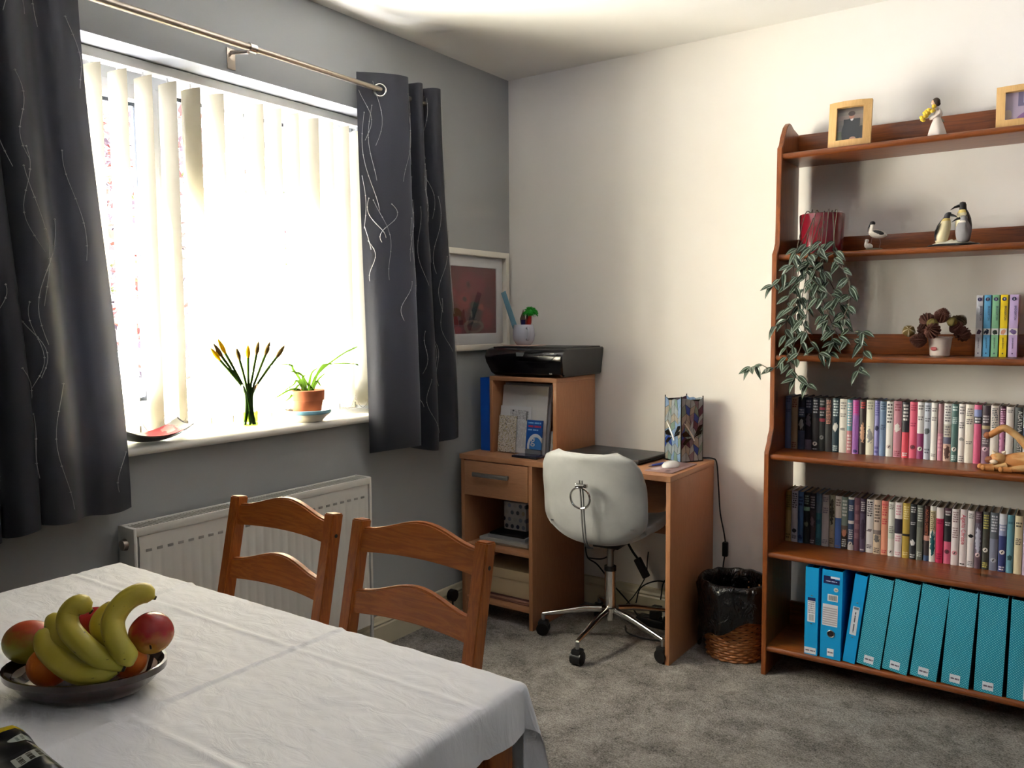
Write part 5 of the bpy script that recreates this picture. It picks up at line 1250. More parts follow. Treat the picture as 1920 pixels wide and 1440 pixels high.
for row, yf, yb, z, grp, nm in ((ROW1, -.168, -.046, SZ[3], 'hardbacks in the upper row', 'a'), (ROW2, -.143, -.020, SZ[4], 'hardbacks in the lower row', 'b')):
    for i, (x0, x1, bands, ink, text, badge, blob, lab) in enumerate(row):
        m = book_mat('spine: '+lab, bands, ink, text, badge, blob)
        dy = rb.uniform(-.002, .002)
        B_ = book(x0, x1, yf+dy, yb+dy, z+.0004, .192+rb.uniform(-.0015, .0015), m, lab, 'book', grp)
        if 'tall white author' in lab: text_obj('spine_lettering', 'AGATHA CHRISTIE', .017, (x0+.0145, yf+dy-.0006, z+.110), ROT_SPINE, M_paper, B_, sx=.98)
        if 'tall orange author' in lab: text_obj('spine_lettering', 'AGATHA CHRISTIE', .0125, ((x0+x1)/2, yf+dy-.0006, z+.135), ROT_SPINE, pm('orange ink', S(196, 110, 84), .5), B_, sx=.85)
        if 'tall red author' in lab: 
            text_obj('spine_lettering', 'Agatha Christie', .017, ((x0+x1)/2, yf+dy-.0006, z+.125), ROT_SPINE, pm('red ink', S(206, 60, 92), .5), B_, sx=.95)
# numbered paperbacks
PB = [(1.960, 1.979, S(206, 206, 210), '1', 'white paperback numbered 1 on the middle shelf'), (1.982, 2.002, S(104, 178, 222), '2', 'sky blue paperback numbered 2 on the middle shelf'), (2.005, 2.025, S(138, 194, 150), '3', 'mint green paperback numbered 3 on the middle shelf'),
      (2.028, 2.049, S(240, 208, 30), '4', 'yellow paperback numbered 4 on the middle shelf'), (2.053, 2.078, S(196, 172, 214), '5', 'lilac paperback numbered 5 on the middle shelf')]
INK = pm('navy ink', S(44, 38, 90), .5)
for i, (x0, x1, c, n, lab) in enumerate(PB):
    m = book_mat('paperback '+n, ((0, c), (.355, S(226, 222, 220)), (.46, c)), S(60, 54, 100), (), None, (.405, .04, [S(80, 56, 84), S(30, 40, 70), S(40, 50, 40), S(214, 150, 120), S(110, 90, 140)][i]))
    B_ = book(x0, x1, -.135, -.058, SZ[2]+.0004, .200, m, lab, 'book', 'numbered paperbacks on the middle shelf', True)
    xc = (x0+x1)/2; z = SZ[2]
    bm = nb(); tube(bm, [(xc, -.1366, z+.187), (xc, -.1345, z+.187)], .0062, 16); bd = obj('number_disc', bm, INK, B_)
    text_obj('number', n, .010, (xc, -.1368, z+.187), ROT_FRONT, M_paper, bd)
    text_obj('spine_title', 'BRIDGERTON', .0082, (xc+.004, -.1358, z+.142), ROT_SPINE, INK, B_, sx=.92)
    text_obj('spine_author', 'JULIA QUINN', .0058, (xc, -.1358, z+.045), ROT_SPINE, INK, B_)
    bm = nb(); box(bm, xc-.0018, xc+.0018, -.1362, -.1350, z+.010, z+.0136); obj('publisher_mark', bm, INK, B_)

# ------------------------------------------------------------------ ring binders
M_bind = pm('sky blue binder board', S(14, 160, 226), .4, var=.03)
M_bind_in = pm('dark binder lining', S(20, 26, 66), .6)
def dotted():
    m, nt, b = base_mat('turquoise board with white dots'); v = coords(nt); sep = node(nt, 'ShaderNodeSeparateXYZ'); nt.links.new(v, sep.inputs[0])
    a = mt(nt, 'ADD', mt(nt, 'MULTIPLY', sep.outputs[0], 122.0), mt(nt, 'MULTIPLY', sep.outputs[1], 122.0)); z = mt(nt, 'MULTIPLY', sep.outputs[2], 122.0)
    p = mt(nt, 'ADD', a, z); q = mt(nt, 'SUBTRACT', a, z)
    du = mt(nt, 'SUBTRACT', mt(nt, 'FRACT', p), .5); dv = mt(nt, 'SUBTRACT', mt(nt, 'FRACT', q), .5)
    d = mt(nt, 'ADD', mt(nt, 'MULTIPLY', du, du), mt(nt, 'MULTIPLY', dv, dv))
    nt.links.new(mixc(nt, mt(nt, 'LESS_THAN', d, .055), S(24, 150, 178), S(150, 226, 234)), b.inputs['Base Color']); b.inputs['Roughness'].default_value = .45
    return m
M_dot = dotted()
M_tag = lambda i: print_mat('typed tag %d' % i, S(226, 230, 238), [('h', .5, .5, .42, .18, S(110, 100, 120), 1)], 'xz', .6)
def binder(i, xr, w, lean, mat, label, h=.312, kind='plain'):
    t = thing('ring_binder', label, 'binder', (xr, -.18, SZ[5]+.0005), 0, 'blue ring binders on the bottom shelf')
    t.rotation_euler = (0, math.radians(lean), 0)
    y0, y1 = -.142, .138
    def L(nm, x0, x1, ya, yb, z0, z1, m, p=None, bev=0): bm = nb(); box(bm, x0, x1, ya, yb, z0, z1, bev, None, 1); return obj(nm, bm, m, p or t, local=True, smooth=0)
    bm = nb(); c = .0028
    prism(bm, [(-w, y0), (0, y0), (0, y1), (-c, y1), (-c, y0+c), (-w+c, y0+c), (-w+c, y1), (-w, y1)], 0, h, 'xy'); obj('cover', bm, mat, t, local=True, smooth=0)
    L('page_block', -w+c+.001, -c-.001, y0+.02, y1-.02, .004, h-.02, M_bind_in)
    L('ring_mechanism', -w/2-.008, -w/2+.008, y0+c+.001, y0+.018, .08, h-.006, M_steel)
    yl = y0-.0006; cx = -w/2
    if kind == 'plain':
        l = L('spine_label', cx-.013, cx+.013, yl, y0+.0001, .118, .205, print_mat('spine label %d' % i, S(222, 224, 232), [('r', .5, .94, .5, .07, S(24, 30, 90)), ('h', .5, .6, .42, .26, S(150, 150, 160), 6), ('r', .5, .18, .34, .13, S(120, 122, 130)), ('v', .5, .18, .34, .13, S(210, 212, 218), 8, 1)], 'xz', .5))
        for z in (.112, .212): L('rivet', cx-.003, cx+.003, yl-.0006, y0, z-.0015, z+.0015, M_steel)
        L('typed_tag', -w+.001, -.004, yl, y0+.0001, .004, .026, M_tag(i))
    elif kind == 'arch':
        l = L('brand_label', cx-.029, cx+.024, yl, y0+.0001, .262, .292, print_mat('binder print', S(14, 160, 226), [('r', .35, .78, .35, .2, S(24, 26, 84)), ('r', .5, .35, .5, .28, S(24, 26, 84)), ('r', .72, .85, .28, .12, S(222, 226, 236)), ('h', .5, .38, .35, .10, S(190, 200, 230), 1)], 'xz', .4))
        bm = nb(); tube(bm, [(cx+.013, yl-.0002, .246), (cx+.013, y0, .246)], .0075, 18); s = obj('size_disc', bm, M_paper, t, local=True); 
        bm = nb(); box(bm, cx+.013-.0001, cx+.013+.0001, yl, y0, .246, .2461); bm.free()
        bc = L('barcode', cx-.014, cx+.020, yl, y0+.0001, .204, .228, print_mat('barcode print', S(226, 228, 232), [('v', .5, .5, .40, .36, S(60, 60, 64), 12, 1)], 'xz', .5))
        L('writing_label', cx-.029, cx+.021, yl, y0+.0001, .116, .192, print_mat('ruled label', S(220, 216, 222), [('h', .5, .45, .47, .42, S(176, 170, 178), 8, 1)], 'xz', .6))
        bm = nb(); tube(bm, [(cx+.001+.0115*math.cos(a), yl-.0008, .089+.0115*math.sin(a)) for a in [2*PI*k/24 for k in range(25)]], .0018, 6, cap=False); obj('finger_ring', bm, M_steel, t, local=True)
        bm = nb(); tube(bm, [(cx+.001, yl-.0002, .089), (cx+.001, y0+.001, .089)], .011, 20); obj('hole_shade_disc', bm, pm('painted hole shade', S(34, 22, 30), .8), t, local=True)  # solid dark disc; shade inside the finger hole put into its colour
        L('typed_tag', cx-.010, cx+.012, yl, y0+.0001, .010, .036, M_tag(i))
    elif kind == 'slim':
        L('spine_pocket', cx-.011, cx+.010, yl, y0+.0001, .100, .200, print_mat('slim label', S(214, 218, 228), [('r', .5, .94, .36, .04, S(120, 124, 130)), ('v', .5, .45, .16, .36, S(90, 90, 104), 1)], 'xz', .4))
        for z in (.092, .214): L('rivet', cx-.003, cx+.003, yl-.0006, y0, z-.0015, z+.0015, M_steel)
    elif kind == 'dots':
        L('typed_tag', cx-.016, cx+.014, yl, y0+.0001, .010, .036, M_tag(i))
    else:
        L('typed_tag', cx+.004, cx+.016, yl, y0+.0001, .006, .082, print_mat('upright tag', S(222, 228, 236), [('v', .5, .5, .25, .42, S(110, 106, 120), 1)], 'xz', .5))
    return t
binder(1, 1.529, .044, 0, M_bind, 'plain sky blue binder with a narrow printed label, leftmost on the bottom shelf')
b2 = binder(2, 1.606, .068, .6, M_bind, 'wide sky blue lever-arch file with a ruled label and finger hole', kind='arch')
text_obj('size_mark', 'A4', .0075, (1.606-.068/2+.016, -.18-.142-.0010, SZ[5]+.246), ROT_FRONT, M_black, b2)
binder(3, 1.653, .039, 6.4, M_bind, 'slim leaning sky blue binder next to the first dotted one', kind='slim')
binder(4, 1.733, .074, 6.6, M_dot, 'turquoise dotted binder leaning on its right neighbour, first of the dotted ones', kind='dots')
binder(5, 1.815, .076, 6.4, M_dot, 'second turquoise dotted binder from the left on the bottom shelf', kind='dots')
binder(6, 1.902, .078, 5.6, M_dot, 'third turquoise dotted binder from the left on the bottom shelf', kind='dots')
binder(7, 1.994, .078, 3.2, M_dot, 'fourth turquoise dotted binder from the left on the bottom shelf', kind='dots')
binder(8, 2.086, .077, 1.4, M_dot, 'fifth turquoise dotted binder from the left on the bottom shelf', kind='dots')
binder(9, 2.176, .078, .8, M_dot, 'rightmost turquoise dotted binder, with an upright tag', kind='upright')

# ------------------------------------------------------------------ ornaments on the shelves
M_ash = wood('pale oak frame', S(206, 158, 92), S(228, 186, 122), 'z', .4, 30, False, .1)
def photo_frame(x, y, rz, w, h, bw, label, photo, tilt=-8):
    t = thing('photo_frame', label, 'photo frame', (x, y, SZ[0]+.0005), rz)
    t.rotation_euler = (math.radians(tilt), 0, rz)
    def bow(px): return -.010*(1-(2*px/w)**2)
    bm = nb(); n = 14
    def ring(px, pz, d): return bm.verts.new((px, bow(px)+d, pz))
    xs = [-w/2+w*i/n for i in range(n+1)]
    def strip(z0, z1, xa, xb, name):
        b2_ = nb(); pts = [xa+(xb-xa)*i/10 for i in range(11)]; rows = []
        for px in pts: rows.append([b2_.verts.new((px, bow(px)+d, z)) for z, d in ((z0, 0), (z1, 0), (z1, .014), (z0, .014))])
        for r0, r1 in zip(rows, rows[1:]):
            for k in range(4): b2_.faces.new((r0[k], r0[(k+1) % 4], r1[(k+1) % 4], r1[k]))
        b2_.faces.new(rows[0]); b2_.faces.new(list(reversed(rows[-1]))); bmesh.ops.recalc_face_normals(b2_, faces=b2_.faces[:])
        obj(name, b2_, M_ash, t, local=True, smooth=30)
    bm.free()
    strip(0, bw*.95, -w/2, w/2, 'frame_rail'); strip(h-bw*.8, h, -w/2, w/2, 'frame_rail')
    strip(bw*.95+.0002, h-bw*.8-.0002, -w/2, -w/2+bw, 'frame_stile'); strip(bw*.95+.0002, h-bw*.8-.0002, w/2-bw, w/2, 'frame_stile')
    bm = nb(); box(bm, -w/2+bw*.6, w/2-bw*.6, .009, .011, bw*.5, h-bw*.5); obj('photograph', bm, photo, t, local=True, smooth=0)
    bm = nb(); prism(bm, [(.0145, .004), (.055, -.005), (.0145, h*.6)], -.02, .02, 'yz'); obj('easel_back', bm, pm('brown backing', S(80, 56, 40), .8), t, local=True, smooth=0)
    return t
gb = S(112, 104, 96)
ph1 = print_mat('photo of a seated figure in a dark coat', gb, [('r', .5, .9, .5, .05, S(96, 88, 82)), ('r', .5, .7, .5, .06, S(126, 112, 106)), ('r', .5, .45, .5, .07, S(102, 98, 88)), ('e', .18, .16, .2, .2, S(90, 98, 70)),
   ('e', .84, .30, .14, .16, S(40, 44, 48)), ('e', .52, .30, .28, .38, S(38, 41, 44)), ('r', .54, .56, .25, .10, S(38, 41, 44)), ('e', .54, .655, .045, .045, S(206, 204, 204)), ('e', .53, .735, .080, .075, S(160, 112, 92)), ('e', .53, .80, .105, .065, S(48, 34, 30)), ('e', .58, .14, .10, .055, S(186, 146, 128)), ('e', .90, .76, .02, .18, S(196, 186, 180))], 'xz', .3, coat=.3)
photo_frame(1.567, -.205, math.radians(2), .138, .160, .026, 'pale oak frame with a photo of someone seated in a dark coat', ph1)
pv = S(186, 168, 186)
ph2 = print_mat('mauve photo', pv, [('r', .55, .82, .30, .30, S(120, 112, 140)), ('r', .58, .85, .25, .24, S(206, 198, 216)), ('r', .62, .92, .17, .18, S(110, 104, 150)), ('e', .6, .0, .4, .42, S(152, 112, 164)), ('e', .1, .3, .06, .14, S(206, 190, 176))], 'xz', .3, .0, coat=.3)
photo_frame(2.105, -.205, math.radians(6), .205, .128, .024, 'wide pale oak frame with a mauve photo, at the top right corner', ph2, -6)

FG = Vector((1.836, -.195, SZ[0]+.0005))
t = thing('lady_figurine', 'white-dressed lady figurine holding yellow flowers on the top shelf', 'figurine', FG)
M_dress = pm('cream figurine resin', S(226, 212, 200), .6, var=.05); M_hair = pm('dark brown hair', S(62, 48, 38), .7); M_skin = pm('painted skin', S(206, 166, 136), .6)
bm = nb(); lathe(bm, [(0, 0), (.027, 0), (.0275, .004), (.024, .02), (.019, .038), (.0135, .052), (.011, .060), (0, .061)], FG, 26, lambda th, r, z: r*(1+.08*math.cos(5*th)*max(0, 1-z/.05))); obj('dress', bm, M_dress, t)
bm = nb(); tube(bm, [FG+Vector((0, 0, .056)), FG+Vector((.001, 0, .072)), FG+Vector((0, 0, .086)), FG+Vector((-.003, 0, .094))], [.010, .0115, .010, .004], 12); obj('torso', bm, M_dress, t)
bm = nb(); tube(bm, [FG+Vector((-.003, 0, .090)), FG+Vector((-.006, -.001, .102))], .004, 8); hc = FG+Vector((-.009, -.003, .110)); ball(bm, hc, .0105, 14, 10, (.95, .95, 1.1)); obj('head', bm, M_skin, t)
bm = nb(); ball(bm, hc+Vector((.0045, .002, .0025)), .0125, 14, 10, (1, 1.05, 1.05)); ball(bm, hc+Vector((.010, .002, -.004)), .008, 10, 8); obj('hair', bm, M_hair, t)
for s, nm in ((-1, 'arm'), (1, 'arm')):
    bm = nb(); tube(bm, catmull([FG+Vector((.006, s*.010, .086)), FG+Vector((.008, s*.014, .072)), FG+Vector((-.006, s*.010-.004, .064)), FG+Vector((-.020, -.006, .060))], 4), [.0045]*13, 8); obj(nm, bm, M_dress, t)
bm = nb(); tube(bm, [FG+Vector((.006, .006, .060)), FG+Vector((.014, .004, .052)), FG+Vector((.020, .002, .046))], [.005, .004, .001], 6); obj('sash', bm, pm('sage green sash', S(120, 122, 96), .7), t)
M_yel = pm('yellow petals', S(232, 196, 60), .7, var=.2, vs=90)
for i in range(26):
    f = i/25; bm = nb(); c = FG+Vector((-.010-.032*f+rnd.uniform(-.007, .007), -.016+rnd.uniform(-.008, .006), .094-.032*f+rnd.uniform(-.012, .006))); ball(bm, c, .0066, 8, 6, (1, 1, .8)); obj('flower_head', bm, M_yel, t)

# red plant pot with a trailing plant
PC = Vector((1.474, -.165, SZ[1]+.0005))
t = thing('plant_pot', 'glossy dark red plant pot on the second shelf', 'plant pot', PC)
M_red = pm('glossy burgundy glaze', S(112, 18, 32), .12, coat=.6, var=.05)
bm = nb(); lathe(bm, [(0, 0), (.068, 0), (.071, .003), (.076, .136), (.0745, .139), (.072, .136), (.068, .01), (0, .008)], PC, 40); obj('pot', bm, M_red, t)
bm = nb(); lathe(bm, [(0, .12), (.071, .118)], PC, 24); obj('soil', bm, pm('potting soil', S(40, 30, 24), .95, bump=.5), t)
def leaf_stripe():
    m, nt, b = base_mat('striped wandering leaf'); uv = node(nt, 'ShaderNodeUVMap'); sep = node(nt, 'ShaderNodeSeparateXYZ'); nt.links.new(uv.outputs[0], sep.inputs[0])
    u = mt(nt, 'ABSOLUTE', mt(nt, 'MULTIPLY', mt(nt, 'SUBTRACT', sep.outputs[0], .5), 2.0))
    st = mt(nt, 'LESS_THAN', mt(nt, 'ABSOLUTE', mt(nt, 'SUBTRACT', u, .52)), .13)
    g = mixc(nt, noise_tex(nt, coords(nt), 40), S(22, 38, 24), S(44, 62, 38))
    c = mixc(nt, st, g, S(134, 150, 134))
    geo = node(nt, 'ShaderNodeNewGeometry'); c = mixc(nt, geo.outputs['Backfacing'], c, S(96, 40, 66))
    nt.links.new(c, b.inputs['Base Color']); b.inputs['Roughness'].default_value = .35; b.inputs['Sheen Weight'].default_value = .2
    return m
M_trad = leaf_stripe(); M_stem = pm('purple green stem', S(96, 84, 70), .6)
def leaf_mesh(name, L, Wd, droop, fold):
    bm = nb(); uvl = bm.loops.layers.uv.new('UVMap'); n = 8; rows = []
    for i in range(n+1):
        f = i/n; w = Wd*math.sin(PI*min(1, f*1.0)**.75)**.9*(1 if f < 1 else 0); w = max(w, .0003)
        rows.append([(bm.verts.new((s*w, f*L, -droop*f*f*L+fold*abs(s)*w)), (s+1)/2, f) for s in (-1, -.5, 0, .5, 1)])
    for r0, r1 in zip(rows, rows[1:]):
        for k in range(4):
            q = (r0[k], r0[k+1], r1[k+1], r1[k]); f = bm.faces.new([x[0] for x in q]); f.smooth = True
            for l, x in zip(f.loops, q): l[uvl].uv = (x[1], x[2])
    me = bpy.data.meshes.new(name); bm.to_mesh(me); bm.free(); me.materials.append(M_trad); return me
LM = [leaf_mesh('leaf', 1, .21, .25, .35), leaf_mesh('leaf', 1, .18, .5, .6), leaf_mesh('leaf', 1, .23, .1, .2)]
pl = thing('trailing_plant', 'striped trailing plant spilling down from the red pot', 'plant', PC+Vector((0, 0, .12)))
def PX(px, py, y): return Vector((1.347+(px-1450)*.00178+(y+.3)*-.55*0, y, 1.429-(py-520)*.00187))
STEMS = [[(1500, 402), (1499, 470), (1490, 520), (1480, 580), (1478, 640), (1490, 690), (1500, 710)],
 [(1520, 402), (1525, 470), (1515, 530), (1500, 600), (1495, 650), (1460, 690), (1432, 684), (1412, 690)],
 [(1536, 405), (1545, 460), (1530, 520), (1520, 590), (1515, 640), (1500, 690), (1524, 718)],
 [(1552, 402), (1556, 440), (1570, 490), (1592, 520), (1602, 560), (1588, 600)],
 [(1560, 402), (1565, 460), (1580, 500), (1598, 540), (1588, 580), (1568, 620), (1562, 660)],
 [(1545, 402), (1550, 480), (1540, 560), (1555, 610), (1570, 640)],
 [(1528, 440), (1535, 500), (1550, 560), (1580, 630), (1612, 636), (1626, 655), (1618, 690)],
 [(1510, 430), (1490, 500), (1466, 528), (1456, 536)],
 [(1500, 560), (1480, 600), (1458, 612)],
 [(1540, 480), (1575, 560), (1596, 616), (1622, 622)],
 [(1515, 420), (1508, 490), (1500, 540), (1510, 590), (1530, 640), (1545, 660)],
 [(1530, 420), (1520, 500), (1545, 540), (1570, 560), (1560, 600)]]
rp = random.Random(21)
TRAIL_N = 0
for si, stm in enumerate(STEMS):
    dep = -.315-.008*(si % 4)
    pts = []
    for k, (a, b) in enumerate(stm):
        y = dep-.010*math.sin(k*1.3+si)
        if b < 445: y = -.238-.012*(b > 415)-.004*(si % 3)
        pts.append(PX(a, b, y))
    rim = Vector((pts[0].x*.75+PC.x*.25, PC.y-.035, PC.z+.140)); 
    P = catmull([Vector((rim.x, PC.y-.02, PC.z+.122)), rim]+pts, 5)
    bm = nb(); tube(bm, P, .0016, 5); obj('stem', bm, M_stem, pl)
    acc = 0; last = P[0]; side = 1
    for a, b in zip(P, P[1:]):
        acc += (b-a).length
        if acc > .021 and b.z < 1.545:
            acc = 0; side = -side
            o = bpy.data.objects.new('leaf', rp.choice(LM)); COL.objects.link(o); o.parent = pl
            L = rp.uniform(.036, .056); tdir = (b-a).normalized()
            out = Vector((side*rp.uniform(.5, 1.0), -rp.uniform(.3, .9), rp.uniform(-.6, .25))).normalized()
            d = (out*.8+tdir*.5).normalized(); z = Vector((rp.uniform(-.3, .3), -.75, .65)); xx = d.cross(z).normalized(); zz = xx.cross(d)
            o.matrix_local = Matrix.Translation(b-world_m(pl).translation) @ Matrix((xx, d, zz)).transposed().to_4x4() @ Matrix.Diagonal((L, L, L, 1))
            TRAIL_N += 1
    for k in range(2):
        o = bpy.data.objects.new('leaf', LM[k]); COL.objects.link(o); o.parent = pl; d = Vector((rp.uniform(-.7, .7), -.4, -.5 if k else -.1)).normalized(); z = Vector((0, -.7, .7)); xx = d.cross(z).normalized(); zz = xx.cross(d); L = .050
        o.matrix_local = Matrix.Translation(P[-1]-world_m(pl).translation) @ Matrix((xx, d, zz)).transposed().to_4x4() @ Matrix.Diagonal((L, L, L, 1))

# wading bird with a chick
AV = Vector((1.655, -.195, SZ[1]+.0005)); M_wb = pm('painted white resin', S(222, 212, 200), .45, var=.05); M_bk = pm('painted black resin', S(26, 22, 24), .4)
t = thing('wading_bird_ornament', 'small black and white wading bird ornament with a chick', 'ornament', AV)
bm = nb(); lathe(bm, [(0, 0), (.024, 0), (.025, .003), (.018, .008), (0, .010)], AV, 20, lambda th, r, z: r*(1+.3*abs(math.cos(th)))); obj('base', bm, pm('olive base', S(104, 98, 80), .8), t)
bm = nb(); tube(bm, catmull([AV+Vector(p) for p in ((.040, 0, .050), (.022, 0, .054), (.004, 0, .058), (-.008, 0, .066), (-.007, 0, .080), (-.006, 0, .090))], 4), [.002, .006, .009, .011, .0125, .0135, .014, .0145, .0145, .0145, .014, .013, .012, .010, .008, .0072, .007, .0075, .008, .0078, .006], 12); obj('body', bm, M_wb, t)
bm = nb(); ball(bm, AV+Vector((-.007, 0, .093)), .0085, 12, 8, (1.1, .95, .9)); tube(bm, [AV+Vector((-.014, 0, .090)), AV+Vector((-.020, 0, .078)), AV+Vector((-.021, 0, .066))], [.003, .0016, .0008], 6); obj('cap_and_bill', bm, M_bk, t)
for s in (-1, 1):
    bm = nb(); ball(bm, AV+Vector((.012, s*.010, .060)), .016, 12, 8, (1.3, .28, .5), Matrix.Rotation(.25, 4, 'Y')); obj('wing', bm, M_bk, t)
for x, x2 in ((-.006, -.010), (.014, .020)): bm = nb(); tube(bm, [AV+Vector((x, 0, .050)), AV+Vector((x2, 0, .028)), AV+Vector((x2-.004, 0, .006))], .0014, 6); obj('leg', bm, pm('pinkish legs', S(150, 110, 100), .6), t)
bm = nb(); tube(bm, catmull([AV+Vector(p) for p in ((-.004, -.008, .012), (-.016, -.008, .016), (-.024, -.008, .022), (-.022, -.008, .034), (-.021, -.008, .040))], 3), [.006, .009, .010, .011, .010, .009, .007, .006, .0055, .006, .0065, .006, .004], 10); obj('chick', bm, M_wb, t)

# penguins
PG = Vector((1.895, -.195, SZ[1]+.0005))
t = thing('penguin_ornament', 'penguin family ornament on a snowy black-edged base', 'ornament', PG)
bm = nb(); lathe(bm, [(0, 0), (.052, 0), (.054, .004), (.050, .009), (0, .010)], PG, 36, lambda th, r, z: r*math.sqrt(1/((math.cos(th)/1.45)**2+(math.sin(th)/.75)**2))); obj('base', bm, M_bk, t)
def snow(u, v):
    th = 2*PI*u; r = v*.045; x = r*1.42*math.cos(th); y = r*.70*math.sin(th)
    return PG+Vector((x, y, .0098+.016*(1-v**3)*abs(noise.noise(Vector((x*45, y*45, 3))))+.006*(1-v**4)))
bm = nb(); grid(bm, snow, 40, 12); bmesh.ops.remove_doubles(bm, verts=bm.verts[:], dist=.0002); obj('snow', bm, pm('snow resin', S(206, 200, 180), .8), t)
def penguin(c, h, w, yaw, bendx, cols, nm, dark_head=True):
    p = nb(); n = 22; prof = [(.0, 0), (.30, .02), (.36, .10), (.42, .25), (.44, .42), (.40, .58), (.30, .72), (.20, .80), (.185, .86), (.19, .92), (.15, .98), (0, 1.0)]
    rings = []
    for r, z in prof:
        if r == 0: rings.append([p.verts.new((bendx*z*z*h, 0, z*h))]); continue
        rings.append([p.verts.new((bendx*z*z*h+r*w*math.cos(2*PI*j/n), r*w*.9*math.sin(2*PI*j/n), z*h)) for j in range(n)])
    for a, b in zip(rings, rings[1:]):
        for j in range(n):
            k = (j+1) % n
            if len(a) == 1: f = p.faces.new((a[0], b[k], b[j]))
            elif len(b) == 1: f = p.faces.new((a[j], a[k], b[0]))
            else: f = p.faces.new((a[j], a[k], b[k], b[j]))
            cc = f.calc_center_median(); z = cc.z/h; ang = abs(math.atan2(cc.y, cc.x-bendx*z*z*h))
            f.material_index = 1 if ((z > .82 and dark_head) or (ang > 2.0 and .12 < z <= .82)) else (2 if (.66 < z <= .82 and ang < 2.0) else 0)
    p.transform(Matrix.Translation(c) @ Matrix.Rotation(yaw, 4, 'Z'))
    o = obj(nm, p, cols, t, smooth=180)
    Rz = Matrix.Rotation(yaw, 4, 'Z'); hd = Vector((bendx*.85*h+.18*w, 0, .90*h))
    p = nb(); tube(p, [c+(Rz @ hd), c+(Rz @ (hd+Vector((.24*w, 0, -.004)))), c+(Rz @ (hd+Vector((.46*w, 0, -.012))))], [.0045*w/.05, .0028*w/.05, .0006], 8); obj('beak', p, M_bk, o)
    for s in (-1, 1):
        p = nb(); tube(p, [c+(Rz @ Vector((bendx*.4*h-.004, s*.40*w, .66*h))), c+(Rz @ Vector((-.006, s*.46*w, .42*h))), c+(Rz @ Vector((-.012, s*.42*w, .22*h)))], [.002, .008*w/.05, .002], 8, sq=.35); obj('flipper', p, cols[1], o)
M_pb = pm('cream belly', S(222, 208, 168), .5, var=.06); M_py = pm('yellow chest', S(216, 190, 110), .5); M_pd = pm('slate back', S(60, 58, 62), .5)
M_chk = pm('grey chick down', S(150, 146, 146), .9, bump=.3)
penguin(PG+Vector((-.036, .0, .012)), .100, .052, math.radians(-18), .22, [M_pb, M_pd, M_py], 'left_penguin')
penguin(PG+Vector((.026, .012, .014)), .130, .056, math.radians(197), .04, [M_pb, M_bk, M_py], 'right_penguin')
penguin(PG+Vector((.030, -.022, .012)), .085, .052, math.radians(190), .02, [M_chk, M_chk, M_wb], 'chick')

# pine cone pot
CP = Vector((1.862, -.170, SZ[2]+.0005))
t = thing('small_ceramic_pot', 'small white ceramic pot with a red picture, full of pine cones', 'pot', CP)
bm = nb(); lathe(bm, [(0, 0), (.026, 0), (.030, .004), (.031, .02), (.036, .060), (.039, .064), (.036, .066), (.030, .055), (.026, .01), (0, .008)], CP, 30); p = obj('pot', bm, pm('cream ceramic', S(222, 208, 198), .3, coat=.3), t)
bm = nb(); ball(bm, CP+Vector((-.014, -.0285, .026)), .010, 10, 8, (1.2, .25, .7), Matrix.Rotation(-.5, 4, 'Z')); obj('painted_motif', bm, pm('red motif', S(176, 70, 70), .5), p)
M_cone = pm('pine cone scales', S(112, 68, 54), .7, var=.35, vs=60); M_cone2 = pm('greenish pine cone scales', S(110, 88, 58), .7, var=.35, vs=60)
def cone_mesh(mat, nm):
    bm = nb(); NR_, NC_ = 56, 44
    def fn(u, v):
        th = 2*PI*u; r = .5*math.sin(PI*min(1, .06+v*.92))**.75*(1.05-.35*v)
        s = (math.cos(8*th+v*44)*math.cos(5*th-v*44))
        k = .72+.75*max(0, s)**.8
        return (r*k*math.cos(th), r*k*math.sin(th), v*1.15+.10*max(0, s))
    grid(bm, fn, NC_*2, NR_); bmesh.ops.remove_doubles(bm, verts=bm.verts[:], dist=.001)
    for f in bm.faces: f.smooth = True
    me = bpy.data.meshes.new(nm); bm.to_mesh(me); bm.free(); me.materials.append(mat); return me
CM = [cone_mesh(M_cone, 'pine_cone'), cone_mesh(M_cone2, 'pine_cone')]
for dx, dy, dz, s, ax, ay, k, lab in ((-.035, -.010, .108, .040, .2, -.9, 0, 'topmost left pine cone in the small pot'), (.0, -.012, .112, .044, .4, .3, 0, 'broad pine cone at the top centre of the small pot'), (.046, .0, .100, .040, .2, .9, 1, 'greenish pine cone right of the top centre'), (.074, .006, .106, .036, -.1, 1.0, 1, 'pine cone at the top right, beside the white paperback'),
    (-.060, -.012, .080, .042, .3, -1.3, 0, 'pine cone at the far left, next to the striped seed pod'), (-.008, -.028, .076, .044, 1.2, -.2, 0, 'pine cone in the middle of the front row'), (.056, -.016, .066, .044, .9, .9, 0, 'pine cone at the lower right of the small pot'), (-.034, -.030, .052, .044, 1.5, -.5, 0, 'lowest pine cone, hanging over the red picture'), (.030, -.010, .082, .038, .9, .2, 0, 'dark pine cone between the green pods')):
    o = bpy.data.objects.new('pine_cone', CM[k]); COL.objects.link(o); o.location = CP+Vector((dx, dy, dz)); o.rotation_euler = (ax, ay, dx*40); o.scale = (s, s, s); tag(o, lab, 'pine cone', 'pine cones in the small pot')
